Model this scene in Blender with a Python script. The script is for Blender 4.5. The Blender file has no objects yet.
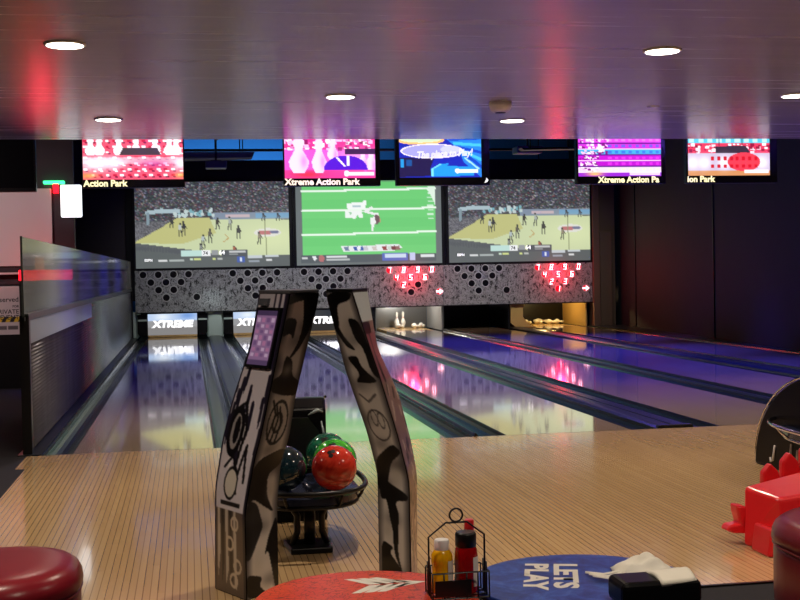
import bpy, bmesh, math, random
import numpy as np
from mathutils import Vector, Matrix
random.seed(7); rng = np.random.default_rng(11)
C = bpy.context.scene.collection
PI = math.pi

# ------------------------------------------------------------------ helpers
def lin(c):
    c = np.asarray(c, float) / 255.0
    return np.where(c <= .04045, c / 12.92, ((c + .055) / 1.055) ** 2.4)
def L3(c): return tuple(float(v) for v in lin(c)) + (1.0,)

def tag(o, label=None, cat=None, group=None, kind=None):
    if label: o['label'] = label
    if cat: o['category'] = cat
    if group: o['group'] = group
    if kind: o['kind'] = kind
    return o
def empty(name, loc, label=None, cat=None, group=None, rz=0):
    o = bpy.data.objects.new(name, None); C.objects.link(o)
    o.location = loc; o.rotation_euler.z = rz; o.empty_display_size = .1
    return tag(o, label, cat, group)
def copy_tree(o, parent=None):
    c = o.copy(); C.objects.link(c)
    if parent: c.parent = parent
    for ch in list(o.children): copy_tree(ch, c)
    return c

class MB:
    """collects shapes (world or local coordinates) and links them as ONE mesh object"""
    def __init__(s): s.v = []; s.f = []; s.m = []; s.sm = []
    def add(s, vs, fs, mat=0, smooth=False):
        b = len(s.v); s.v += [tuple(map(float, q)) for q in vs]
        for f in fs: s.f.append([b + i for i in f]); s.m.append(mat); s.sm.append(smooth)
        return s
    def box(s, x0, x1, y0, y1, z0, z1, mat=0):
        vs = [(x, y, z) for z in (z0, z1) for y in (y0, y1) for x in (x0, x1)]
        return s.add(vs, [(0,2,3,1),(4,5,7,6),(0,1,5,4),(2,6,7,3),(0,4,6,2),(1,3,7,5)], mat)
    def quad(s, a, b, c, d, mat=0): return s.add([a,b,c,d], [(0,1,2,3)], mat)
    def prism(s, poly, axis, a, b, mat=0, smooth=False):
        """2-D outline (in the two other axes, cyclic order) extruded along axis from a to b"""
        n = len(poly)
        def p(q, t):
            if axis == 0: return (t, q[0], q[1])
            if axis == 1: return (q[0], t, q[1])
            return (q[0], q[1], t)
        vs = [p(q, a) for q in poly] + [p(q, b) for q in poly]
        s.add(vs, [tuple(range(n))[::-1], tuple(range(n, 2*n))], mat)
        return s.add(vs, [(i, (i+1) % n, n + (i+1) % n, n + i) for i in range(n)], mat, smooth)
    def tube(s, path, r, n=8, closed=False, mat=0, caps=True):
        path = [Vector(q) for q in path]; N = len(path)
        vs = []; up = Vector((0.013, .021, 1)).normalized(); prev = None
        for i, q in enumerate(path):
            if closed: t = path[(i+1) % N] - path[i-1]
            else: t = path[min(i+1, N-1)] - path[max(i-1, 0)]
            t.normalize()
            if prev is None:
                x = t.cross(up)
                if x.length < .05: x = t.cross(Vector((1, .1, 0)))
            else: x = prev - t * prev.dot(t)
            x.normalize(); prev = x; y = t.cross(x)
            rr = r[i] if isinstance(r, (list, tuple)) else r
            for k in range(n):
                a = 2*PI*k/n; vs.append(q + (x*math.cos(a) + y*math.sin(a)) * rr)
        fs = []
        for i in range(N if closed else N-1):
            j = (i+1) % N
            for k in range(n): fs.append((i*n+k, i*n+(k+1) % n, j*n+(k+1) % n, j*n+k))
        s.add(vs, fs, mat, True)
        if caps and not closed: s.add(vs, [tuple(range(n))[::-1], tuple(range((N-1)*n, N*n))], mat)
        return s
    def lathe(s, prof, c=(0,0,0), n=24, mat=0, M=None, smooth=True):
        """prof: (r, z) pairs from bottom to top, closed with caps where r>0"""
        vs = []
        for r, z in prof:
            for k in range(n):
                a = 2*PI*k/n; q = Vector((r*math.cos(a), r*math.sin(a), z))
                if M is not None: q = M @ q
                vs.append(q + Vector(c))
        fs = []
        for i in range(len(prof)-1):
            for k in range(n): fs.append((i*n+k, i*n+(k+1) % n, (i+1)*n+(k+1) % n, (i+1)*n+k))
        s.add(vs, fs, mat, smooth)
        return s.add(vs, [tuple(range(n))[::-1], tuple(range((len(prof)-1)*n, len(prof)*n))], mat)
    def grid(s, fn, nu, nv, mat=0, smooth=True):
        vs = [fn(i/nu, j/nv) for j in range(nv+1) for i in range(nu+1)]
        return s.add(vs, [(j*(nu+1)+i, j*(nu+1)+i+1, (j+1)*(nu+1)+i+1, (j+1)*(nu+1)+i) for j in range(nv) for i in range(nu)], mat, smooth)
    def build(s, name, mats, parent=None, bevel=0, segs=2, merge=True, local=False, recalc=True):
        if not isinstance(mats, (list, tuple)): mats = [mats]
        off = Vector((0,0,0))
        if parent is not None and not local:
            q = parent
            while q is not None: off += q.location; q = q.parent
        me = bpy.data.meshes.new(name)
        me.from_pydata([tuple(Vector(q) - off) for q in s.v], [], s.f)
        me.polygons.foreach_set('material_index', s.m); me.polygons.foreach_set('use_smooth', s.sm)
        for m in mats: me.materials.append(m)
        bm = bmesh.new(); bm.from_mesh(me)
        if merge: bmesh.ops.remove_doubles(bm, verts=bm.verts, dist=1e-6)
        if recalc: bmesh.ops.recalc_face_normals(bm, faces=bm.faces)
        if bevel:
            ed = [e for e in bm.edges if len(e.link_faces) == 2 and e.calc_face_angle(0) > .5]
            bmesh.ops.bevel(bm, geom=ed, offset=bevel, segments=segs, profile=.5, affect='EDGES', clamp_overlap=True)
        bm.to_mesh(me); bm.free()
        o = bpy.data.objects.new(name, me); C.objects.link(o)
        if parent is not None: o.parent = parent
        return o

def painted(name, fn, arr, mat, parent=None, off=None):
    """a surface patch fn(u,v) whose own printed picture is the colour array arr[row from top, col] (sRGB 0..255)"""
    h, w = arr.shape[:2]
    off = Vector((0,0,0))
    q = parent
    while q is not None: off += q.location; q = q.parent
    vs = [tuple(Vector(fn(i/(w-1), 1 - j/(h-1))) - off) for j in range(h) for i in range(w)]
    fs = [(j*w+i, (j+1)*w+i, (j+1)*w+i+1, j*w+i+1) for j in range(h-1) for i in range(w-1)]
    me = bpy.data.meshes.new(name); me.from_pydata(vs, [], fs)
    at = me.color_attributes.new('Print', 'FLOAT_COLOR', 'POINT')
    col = np.ones((h*w, 4), np.float32); col[:, :3] = lin(np.clip(arr, 0, 255).reshape(-1, 3))
    at.data.foreach_set('color', col.ravel())
    me.polygons.foreach_set('use_smooth', [True]*len(fs))
    me.materials.append(mat)
    o = bpy.data.objects.new(name, me); C.objects.link(o)
    if parent is not None: o.parent = parent
    return o

def text(name, body, size, mat, M, parent=None, extrude=.0, bold=0, align='LEFT', sx=1.0, shear=0):
    cu = bpy.data.curves.new(name, 'FONT'); cu.body = body; cu.size = size; cu.extrude = extrude
    cu.offset = bold; cu.align_x = align; cu.shear = shear; cu.resolution_u = 3
    t = bpy.data.objects.new(name, cu); C.objects.link(t)
    dg = bpy.context.evaluated_depsgraph_get()
    me = bpy.data.meshes.new_from_object(t.evaluated_get(dg))
    bpy.data.objects.remove(t)
    off = Vector((0,0,0)); q = parent
    while q is not None: off += q.location; q = q.parent
    me.transform(Matrix.Translation(-off) @ M @ Matrix.Diagonal((sx,1,1,1)))
    me.materials.clear(); me.materials.append(mat)
    o = bpy.data.objects.new(name, me); C.objects.link(o)
    if parent is not None: o.parent = parent
    return o
def basis(o, x, y):
    x = Vector(x).normalized(); y = Vector(y); y = (y - x*y.dot(x)).normalized(); z = x.cross(y)
    m = Matrix.Identity(4)
    for i in range(3): m[i][0] = x[i]; m[i][1] = y[i]; m[i][2] = z[i]; m[i][3] = o[i]
    return m

class Canvas:
    def __init__(s, w, h, bg=(0,0,0)):
        s.w, s.h = w, h; s.a = np.zeros((h, w, 3)); s.a[:] = bg
        s.X, s.Y = np.meshgrid((np.arange(w)+.5)/w, (np.arange(h)+.5)/h)     # 0..1, y down
    def mask(s, poly):
        m = np.zeros((s.h, s.w), bool); n = len(poly)
        for i in range(n):
            x0, y0 = poly[i]; x1, y1 = poly[(i+1) % n]
            if y0 == y1: continue
            c = ((s.Y >= min(y0, y1)) & (s.Y < max(y0, y1)))
            m ^= c & (s.X < x0 + (s.Y - y0)*(x1 - x0)/(y1 - y0))
        return m
    def put(s, m, c, a=1.0):
        m = m.astype(float)*a; s.a = s.a*(1-m[..., None]) + np.array(c, float)*m[..., None]; return s
    def poly(s, p, c, a=1.0): return s.put(s.mask(p), c, a)
    def blob(s, p, c, a=1.0):
        q = np.array(p, float)
        for _ in range(2):
            n = np.roll(q, -1, 0); q = np.stack([q*.82+n*.18, q*.18+n*.82], 1).reshape(-1, 2)
        return s.put(s.mask([tuple(v) for v in q]), c, a)
    def blur(s, n=1):
        for _ in range(n):
            p = np.pad(s.a, ((1,1),(1,1),(0,0)), 'edge')
            s.a = (p[:-2,1:-1]+p[2:,1:-1]+p[1:-1,:-2]+p[1:-1,2:]+4*s.a)/8
        return s
    def rect(s, x0, y0, x1, y1, c, a=1.0): return s.put((s.X >= x0) & (s.X < x1) & (s.Y >= y0) & (s.Y < y1), c, a)
    def ell(s, x, y, rx, ry, c, a=1.0, ring=None):
        d = ((s.X-x)/rx)**2 + ((s.Y-y)/ry)**2
        return s.put((d < 1) if ring is None else ((d < 1) & (d > ring*ring)), c, a)
    def soft(s, x, y, rx, ry, c, a=1.0):
        d = ((s.X-x)/rx)**2 + ((s.Y-y)/ry)**2; return s.put(np.exp(-d*1.5), c, a)
    def line(s, p, t, c, a=1.0, asp=1.0):
        """asp: height/width of the real surface, keeps the stroke even"""
        m = np.zeros((s.h, s.w), bool)
        for (x0, y0), (x1, y1) in zip(p[:-1], p[1:]):
            dx, dy = x1-x0, (y1-y0)*asp; L2 = dx*dx + dy*dy + 1e-12
            k = np.clip(((s.X-x0)*dx + (s.Y-y0)*asp*dy)/L2, 0, 1)
            m |= ((s.X-x0-k*dx)**2 + ((s.Y-y0)*asp-k*dy)**2) < t*t
        return s.put(m, c, a)

# ------------------------------------------------------------------ materials
def mat(name, col=(128,128,128), rough=.5, metal=0, coat=0, spec=.5, emit=None, estr=0, build=None, trans=0, ior=1.45, alpha=1):
    m = bpy.data.materials.new(name); m.use_nodes = True
    nt = m.node_tree; b = nt.nodes['Principled BSDF']
    b.inputs['Base Color'].default_value = L3(col); b.inputs['Roughness'].default_value = rough
    b.inputs['Metallic'].default_value = metal; b.inputs['Coat Weight'].default_value = coat
    b.inputs['Coat Roughness'].default_value = .05
    b.inputs['Specular IOR Level'].default_value = spec
    b.inputs['Transmission Weight'].default_value = trans; b.inputs['IOR'].default_value = ior
    b.inputs['Alpha'].default_value = alpha
    if emit: b.inputs['Emission Color'].default_value = L3(emit); b.inputs['Emission Strength'].default_value = estr
    if build: build(nt, b)
    return m
def N(nt, t, **k):
    n = nt.nodes.new(t)
    for a, v in k.items(): setattr(n, a, v)
    return n
def coords(nt, scale=(1,1,1), kind='Object'):
    tc = N(nt, 'ShaderNodeTexCoord'); mp = N(nt, 'ShaderNodeMapping'); mp.inputs['Scale'].default_value = scale
    nt.links.new(tc.outputs[kind], mp.inputs[0]); return mp.outputs[0]
def ramp(nt, src, stops):
    r = N(nt, 'ShaderNodeValToRGB'); e = r.color_ramp.elements
    while len(e) < len(stops): e.new(.5)
    for el, (p, c) in zip(e, stops): el.position = p; el.color = L3(c)
    nt.links.new(src, r.inputs[0]); return r.outputs[0]
def noise(nt, vec, scale, detail=4, rough=.55, dist=0):
    n = N(nt, 'ShaderNodeTexNoise'); n.inputs['Scale'].default_value = scale; n.inputs['Detail'].default_value = detail
    n.inputs['Roughness'].default_value = rough; n.inputs['Distortion'].default_value = dist
    if vec is not None: nt.links.new(vec, n.inputs['Vector'])
    return n.outputs['Fac']
def mixc(nt, fac, a, b, mode='MIX'):
    m = N(nt, 'ShaderNodeMix', data_type='RGBA', blend_type=mode)
    for src, i in ((fac, 0), (a, 6), (b, 7)):
        if hasattr(src, 'links'): nt.links.new(src, m.inputs[i])
        elif i == 0: m.inputs[0].default_value = src
        else: m.inputs[i].default_value = L3(src)
    return m.outputs[2]
def math_(nt, op, a, b=None):
    m = N(nt, 'ShaderNodeMath', operation=op)
    for i, q in enumerate((a, b)):
        if q is None: continue
        if hasattr(q, 'links'): nt.links.new(q, m.inputs[i])
        else: m.inputs[i].default_value = q
    return m.outputs[0]
def bump(nt, b, h, s=.2, d=.01):
    n = N(nt, 'ShaderNodeBump'); n.inputs['Strength'].default_value = s; n.inputs['Distance'].default_value = d
    nt.links.new(h, n.inputs['Height']); nt.links.new(n.outputs[0], b.inputs['Normal'])

def wood(width, base, dark, gap, gapw, seed=0.0):
    def f(nt, b):
        tc = N(nt, 'ShaderNodeTexCoord'); sp = N(nt, 'ShaderNodeSeparateXYZ'); nt.links.new(tc.outputs['Object'], sp.inputs[0])
        x = math_(nt, 'DIVIDE', math_(nt, 'ADD', sp.outputs[0], 40+seed), width)
        fl = math_(nt, 'FLOOR', x); fr = math_(nt, 'FRACT', x)
        cb = N(nt, 'ShaderNodeCombineXYZ'); nt.links.new(fl, cb.inputs[0])
        nt.links.new(math_(nt, 'FLOOR', math_(nt, 'ADD', math_(nt, 'DIVIDE', sp.outputs[1], 1.35), math_(nt, 'MULTIPLY', fl, .37))), cb.inputs[1])
        wn = N(nt, 'ShaderNodeTexWhiteNoise', noise_dimensions='2D'); nt.links.new(cb.outputs[0], wn.inputs[0])
        g = noise(nt, coords(nt, (60, 1.6, 1)), 1.0, 5)
        big = noise(nt, coords(nt, (.9, .5, 1)), 1.0, 3)
        c = mixc(nt, math_(nt, 'MULTIPLY', wn.outputs[0], .45), base, dark)
        c = mixc(nt, math_(nt, 'MULTIPLY', g, .2), c, dark)
        c = mixc(nt, math_(nt, 'MULTIPLY', math_(nt, 'SUBTRACT', big, .35), .7), c, dark)
        e = math_(nt, 'LESS_THAN', fr, gapw)
        c = mixc(nt, math_(nt, 'MULTIPLY', e, math_(nt, 'ADD', .45, math_(nt, 'MULTIPLY', wn.outputs[0], .2))), c, gap)
        nt.links.new(c, b.inputs['Base Color'])
        r = math_(nt, 'ADD', b.inputs['Roughness'].default_value, math_(nt, 'MULTIPLY', g, .02)); nt.links.new(r, b.inputs['Roughness'])
    return f
M = {}
M['approach'] = mat('approach maple boards', (190,150,95), .13, spec=.5, coat=.45, build=wood(.031, (216,182,134), (190,152,106), (92,62,38), .15))
M['lane'] = mat('lane maple boards', (190,160,120), .055, spec=.6, coat=.8, build=wood(.027, (186,164,134), (158,134,104), (104,82,60), .10, 3))
M['deck'] = mat('pin deck boards', (200,165,110), .18, build=wood(.027, (205,170,115), (180,145,95), (110,80,50), .10, 5))
M['gutter'] = mat('dark grey green gutter plastic', (27,35,33), .22, spec=.6)
M['cap'] = mat('dark capping plastic', (32,36,36), .28, spec=.55)
M['black'] = mat('black plastic', (16,16,18), .35)
M['blackgloss'] = mat('gloss black shell', (10,10,13), .3, spec=.15)
M['blackmetal'] = mat('black painted metal', (20,20,23), .32, metal=.3)
M['darkwall'] = mat('charcoal wall paint', (32,30,36), .7, build=lambda nt, b: nt.links.new(mixc(nt, noise(nt, coords(nt), 3, 5), (28,26,31), (38,35,41)), b.inputs['Base Color']))
M['leftwall'] = mat('dark plum wall paint', (48,38,46), .6)
M['bluewall'] = mat('blue painted rear wall', (84,146,200), .7)
M['white'] = mat('white paint', (226,222,222), .5)
M['pale'] = mat('pale grey green laminate', (176,190,182), .35)
M['brown'] = mat('brown wood post', (104,82,66), .5)
M['chrome'] = mat('chrome', (205,205,210), .08, metal=1)
M['steel'] = mat('brushed steel', (150,152,152), .3, metal=.9)
M['grey'] = mat('grey metal', (88,90,98), .45)
M['pin'] = mat('white pin plastic', (236,234,226), .2, coat=.4)
M['pinred'] = mat('red pin stripe', (190,30,30), .3)
M['carpet'] = mat('dark carpet', (26,24,30), .95, build=lambda nt, b: (nt.links.new(mixc(nt, noise(nt, coords(nt), 180, 2), (10,10,13), (44,42,50)), b.inputs['Base Color'])))
M['lens'] = mat('lit lamp lens', (255,250,240), .4, emit=(255,246,226), estr=9)
M['lampwhite'] = mat('lit white lamp box', (255,255,255), .4, emit=(246,255,255), estr=1.8)
M['green_lit'] = mat('green lit plastic', (40,220,120), .4, emit=(60,255,150), estr=2.5)
M['red_lit'] = mat('red sign light and added glow', (240,30,50), .4, emit=(255,10,26), estr=5)  # lit sign tab, and the added red glow behind the acrylic
M['redlamp'] = mat('red lamp disc', (170,12,30), .4, emit=(214,6,34), estr=1.0)
M['reddigit'] = mat('pink white digit', (255,230,235), .4, emit=(255,214,226), estr=2.2)
M['unlit'] = mat('unlit lamp hole', (14,13,15), .3)
M['ring'] = mat('grey lamp ring', (176,176,176), .4)
M['ledtext'] = mat('yellow led lettering', (255,250,200), .4, emit=(255,246,190), estr=1.25)
M['ledwarm'] = mat('orange white led lettering', (255,235,220), .4, emit=(255,232,214), estr=1.3)
M['whitetext'] = mat('white screen lettering', (255,255,255), .4, emit=(255,255,255), estr=1.0)
M['darktext'] = mat('dark lettering', (40,40,46), .6)
M['burgundy'] = mat('burgundy vinyl', (122,20,34), .28, spec=.5, build=lambda nt, b: bump(nt, b, noise(nt, coords(nt), 140, 3), .12, .002))
M['redplastic'] = mat('red moulded plastic', (232,36,44), .3, coat=.2)
M['ketchup'] = mat('red ketchup bottle', (150,10,16), .12, coat=.5)
M['mustard'] = mat('yellow mustard bottle', (232,172,14), .18, coat=.4)
M['label'] = mat('pale paper label', (214,206,198), .5)
M['redcap'] = mat('red cap', (205,30,36), .3)
M['paper'] = mat('white paper napkin', (238,234,222), .85)
M['tablered'] = mat('orange red printed top', (214,62,38), .33)
M['inlay'] = mat('white printed letters', (228,224,214), .4)

def f_red(nt, b):
    v = N(nt, 'ShaderNodeTexVoronoi', feature='DISTANCE_TO_EDGE'); v.inputs['Scale'].default_value = 36
    w = N(nt, 'ShaderNodeMapping'); tc = N(nt, 'ShaderNodeTexCoord')
    nz = N(nt, 'ShaderNodeTexNoise'); nz.inputs['Scale'].default_value = 14; nz.inputs['Detail'].default_value = 5
    nt.links.new(tc.outputs['Object'], nz.inputs['Vector'])
    add = N(nt, 'ShaderNodeVectorMath', operation='MULTIPLY_ADD'); add.inputs[1].default_value = (.09,.09,.09)
    nt.links.new(nz.outputs['Color'], add.inputs[0]); nt.links.new(tc.outputs['Object'], add.inputs[2])
    nt.links.new(add.outputs[0], v.inputs['Vector'])
    crack = ramp(nt, v.outputs['Distance'], [(0,(70,16,16)), (.05,(255,255,255))])
    base = mixc(nt, noise(nt, coords(nt), 9, 6, .7), (206,40,30), (232,96,56))
    sp = ramp(nt, noise(nt, coords(nt), 26, 6, .7), [(.34,(90,20,22)), (.42,(255,255,255))])
    nt.links.new(mixc(nt, .8, mixc(nt, .75, base, crack, 'MULTIPLY'), sp, 'MULTIPLY'), b.inputs['Base Color'])
f_red(M['tablered'].node_tree, M['tablered'].node_tree.nodes['Principled BSDF'])
M['tableblue'] = mat('blue clouded printed top', (30,60,150), .33, build=lambda nt, b: nt.links.new(
    ramp(nt, noise(nt, coords(nt), 16, 7, .72, .6), [(.3,(14,34,96)), (.5,(28,66,158)), (.72,(66,112,200))]), b.inputs['Base Color']))

def f_mask(nt, b):
    # grey printed panel with black scribbles and blots
    mp = coords(nt, (1,1,1))
    base = mixc(nt, noise(nt, mp, 6, 6, .7), (122,122,124), (176,176,176))
    n1 = noise(nt, mp, 7, 6, .62, 2.2)
    line = math_(nt, 'ABSOLUTE', math_(nt, 'SUBTRACT', n1, .5))
    ln = math_(nt, 'LESS_THAN', line, .02)
    blot = ramp(nt, noise(nt, coords(nt, (1.6,1,1)), 9, 5, .7, .6), [(.545,(255,255,255)), (.59,(44,44,48))])
    c = mixc(nt, math_(nt, 'MULTIPLY', ln, .75), base, (34,33,38))
    nt.links.new(mixc(nt, .9, c, blot, 'MULTIPLY'), b.inputs['Base Color'])
M['mask'] = mat('printed grey masking panel', (110,110,115), .5, build=f_mask)

def f_ceil(nt, b):
    s = noise(nt, coords(nt, (.5, 9, 1)), 1.0, 5, .6)
    nt.links.new(mixc(nt, s, (152,148,148), (170,166,166)), b.inputs['Base Color'])
    nt.links.new(math_(nt, 'ADD', .20, math_(nt, 'MULTIPLY', s, .12)), b.inputs['Roughness'])
    bump(nt, b, s, .12, .004)
M['ceil'] = mat('grey satin ceiling panels', (98,92,94), .36, spec=.55, build=f_ceil)
M['roof'] = mat('dark roof underside', (26,30,40), .8)

def attr_emit(name, strength):
    m = bpy.data.materials.new(name); m.use_nodes = True; nt = m.node_tree; b = nt.nodes['Principled BSDF']
    a = N(nt, 'ShaderNodeAttribute', attribute_name='Print'); nt.links.new(a.outputs['Color'], b.inputs['Emission Color'])
    b.inputs['Base Color'].default_value = (.02,.02,.02,1); b.inputs['Emission Strength'].default_value = strength
    b.inputs['Roughness'].default_value = .5; return m
def attr_paint(name, rough, coat=0):
    m = bpy.data.materials.new(name); m.use_nodes = True; nt = m.node_tree; b = nt.nodes['Principled BSDF']
    a = N(nt, 'ShaderNodeAttribute', attribute_name='Print'); nt.links.new(a.outputs['Color'], b.inputs['Base Color'])
    b.inputs['Roughness'].default_value = rough; b.inputs['Coat Weight'].default_value = coat; return m
M['screen'] = attr_emit('projected picture', 1.0)
M['tvpic'] = attr_emit('television picture', 1.35)
M['touch'] = attr_emit('touchscreen picture', .55)
M['sweeppic'] = attr_emit('glowing sweep print', 1.0)  # front-lit print; its light is put in as emission
M['art'] = attr_paint('airbrushed print', .3, .25)
M['signprint'] = attr_paint('sign print', .5)

def glass(name, tint, reflect):
    m = bpy.data.materials.new(name); m.use_nodes = True; nt = m.node_tree
    for n in list(nt.nodes):
        if n.type != 'OUTPUT_MATERIAL': nt.nodes.remove(n)
    out = [n for n in nt.nodes][0]
    t = N(nt, 'ShaderNodeBsdfTransparent'); t.inputs[0].default_value = L3(tint)
    g = N(nt, 'ShaderNodeBsdfGlossy'); g.inputs['Roughness'].default_value = .06
    fr = N(nt, 'ShaderNodeFresnel'); fr.inputs[0].default_value = 1.45
    k = math_(nt, 'ADD', math_(nt, 'MULTIPLY', fr.outputs[0], .6), reflect)
    mx = N(nt, 'ShaderNodeMixShader'); nt.links.new(k, mx.inputs[0]); nt.links.new(t.outputs[0], mx.inputs[1]); nt.links.new(g.outputs[0], mx.inputs[2])
    d = N(nt, 'ShaderNodeBsdfDiffuse'); d.inputs[0].default_value = L3((190,198,194))
    m2 = N(nt, 'ShaderNodeMixShader'); m2.inputs[0].default_value = .3
    nt.links.new(mx.outputs[0], m2.inputs[1]); nt.links.new(d.outputs[0], m2.inputs[2])
    nt.links.new(m2.outputs[0], out.inputs[0]); return m
M['acrylic'] = glass('hazy clear acrylic', (222,232,222), .04)
def f_rib(nt, b):
    tc = N(nt, 'ShaderNodeTexCoord'); sp = N(nt, 'ShaderNodeSeparateXYZ'); nt.links.new(tc.outputs['Object'], sp.inputs[0])
    s = noise(nt, coords(nt, (1, 1.3, .12)), 3, 4, .6)
    nt.links.new(mixc(nt, s, (70,70,76), (140,140,146)), b.inputs['Base Color'])
M['rib'] = mat('ribbed grey polycarbonate', (80,80,86), .24, metal=.55, spec=.7, build=f_rib)
M['frame'] = mat('grey frame rail', (66,72,72), .35, metal=.3)
M['sheet'] = mat('pale sheet', (140,152,156), .3)

# ------------------------------------------------------------------ layout numbers
LW, G = 1.054, .235
WIDE, NAR = .784, .503
lx = []; x = 0
for i in range(6):
    lx.append(x); x += LW + (WIDE if i % 2 == 0 else NAR)
YM = 17.3            # plane of the masking units
ZC, YC = 2.80, 3.8   # low ceiling and its far edge

# ------------------------------------------------------------------ setting
b = MB(); b.box(-7, 12.5, -14, 22, -.22, -.16)
b.box(-7, 12.5, -14, -4.745, -.16, -.002); b.box(-7, -.27, -4.745, .02, -.16, -.004)
b.box(-7, -.42, .02, 22, -.16, -.004)
tag(b.build('floor', M['carpet']), kind='structure')
b = MB(); b.box(-.27, 9.95, -4.745, -.012, -.15, 0); b.box(-.34, -.27, -.62, -.012, -.15, 0)
tag(b.build('approach_floor', M['approach'], bevel=0), kind='structure')
b = MB(); b.box(-.34, 9.95, -.012, 0, -.15, -.001)
tag(b.build('trim_1', M['black']), kind='structure')          # foul line strip
b = MB(); b.box(-.3, 9.95, -4.765, -4.745, -.002, .006)
tag(b.build('trim_2', M['blackmetal']), kind='structure')     # carpet edge strip
b = MB(); b.box(-7, 12.5, -14, YC, ZC, ZC+.12); b.box(-7, 12.5, YC-.12, YC, ZC+.12, 5.6)
tag(b.build('ceiling', M['ceil']), kind='structure')
b = MB(); b.box(-7, 12.5, YC, 22, 5.5, 5.6); tag(b.build('ceiling.001', M['roof']), kind='structure')
b = MB(); b.prism([(9.95,-14),(9.95,7.2),(10.80,18.3),(10.80,22),(12.5,22),(12.5,-14)], 2, -.16, 5.6)
tag(b.build('wall_right', M['darkwall']), kind='structure')
b = MB(); b.box(-7, 10.8, 21.3, 22, -.16, 5.6); tag(b.build('wall_back', M['bluewall']), kind='structure')
b = MB(); b.box(-7.2, -7, -14, 22, -.16, 5.6); tag(b.build('wall_left', M['leftwall']), kind='structure')
b = MB(); b.box(-7, 12.5, -14.2, -14, -.16, 5.6); tag(b.build('wall_front', M['leftwall']), kind='structure')
# header over the screens, the side post beside them, the dark return on the left
b = MB(); b.box(-.42, 10.12, YM+.06, YM+.16, .80, 3.83); tag(b.build('trim_3', M['black']), kind='structure')
b = MB(); b.box(10.04, 10.2, YM-.06, YM+.3, -.02, 3.83); b.box(10.2, 10.62, YM+.1, YM+.3, -.02, 3.83)
b.box(10.22, 10.5, YM-.02, YM+.1, -.02, 2.15)
tag(b.build('trim_4', M['brown'], bevel=.006), kind='structure')
b = MB(); b.box(-7, -.40, YM+.1, YM+.3, -.1, 5.5); tag(b.build('wall_rear_left', M['leftwall']), kind='structure')
b = MB(); b.box(-7, -.52, 6.45, 6.6, -.1, 4.4); tag(b.build('wall_side', M['leftwall']), kind='structure')
# thin seams of the right wall
for k, (ya, yb, xo) in enumerate([(16.1, 16.13, 0), (11.2, 11.22, 0)]):
    xa = 9.95 + (ya-7.2)/(18.3-7.2)*.85
    b = MB(); b.box(xa-.02, xa+.05, ya, yb, 0, 5.4); tag(b.build('trim_%d' % (5+k), M['black']), kind='structure')

# ------------------------------------------------------------------ lanes and dividers
ordl = ['first bowling lane from the left, beside the clear partition', 'second bowling lane from the left, running behind the ball return with the balls',
        'third bowling lane from the left, passing right of the two airbrushed pylons', 'fourth bowling lane, white pins standing lit at its end',
        'fifth bowling lane from the left, ending in a dark pit', 'rightmost bowling lane, blue lit beside the dark wall']
def gutter_mesh(x0, x1):
    n = 10; cx = (x0+x1)/2; r = (x1-x0)/2
    prof = [(x0, -.002)] + [(cx - r*.94*math.cos(PI*i/n), -.004 - .082*math.sin(PI*i/n)) for i in range(n+1)] + [(x1, -.002)]
    out = [(x1, -.11), (x0, -.11)]
    m = MB(); m.prism(prof + out, 1, .002, YM, smooth=False); return m
for i, x0 in enumerate(lx):
    t = empty('bowling_lane', (x0+LW/2, 9, 0), ordl[i], 'bowling lane', 'bowling lanes')
    m = MB(); m.box(x0, x0+LW, .001, YM, -.13, 0); m.build('lane_bed', M['lane'], t)
    for a, c in ((x0-G, x0), (x0+LW, x0+LW+G)):
        gutter_mesh(a+.001, c-.001).build('gutter', M['gutter'], t)
divlab = ['dark lane divider behind the two airbrushed pylons', 'thin dark ridge between the second and third lanes',
          'broad dark divider between third and fourth lanes, ending at the foul line', 'thin dark ridge right of the fourth lane', 'broad dark divider left of the rightmost blue lane']
for i in range(5):
    a = lx[i]+LW+G; c = lx[i+1]-G
    t = empty('lane_divider', ((a+c)/2, 9, 0), divlab[i], 'lane divider', 'lane dividers')
    m = MB(); e = .014 if i % 2 else .05
    m.prism([(a+.001,-.12),(a+.001,-.002),(a+e*.5,.012),(a+e,.018),(c-e,.018),(c-e*.5,.012),(c-.001,-.002),(c-.001,-.12)], 1, .06, YM)
    if i % 2 == 0: m.box(a+.145, a+.16, .06, YM, .018, .024)
    m.build('capping', M['cap'], t)
    m = MB(); w = 0
    m.prism([(a-w-.001+.004,-.10),(a-w,.0),(a-w+.012,.026),(c+w-.012,.026),(c+w,0),(c+w-.003,-.10)], 1, .004, .06)
    m.build('end_block', M['black'], t, bevel=.004)
m = MB(); m.box(-.41, -.237, .02, YM, -.15, .004); tag(m.build('trim_7', M['cap']), kind='structure')
m = MB(); m.prism([(9.919,.02),(9.949,.02),(9.949,7.2),(10.72,YM),(9.919,YM)], 2, -.15, .004); tag(m.build('trim_8', M['cap']), kind='structure')

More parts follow.
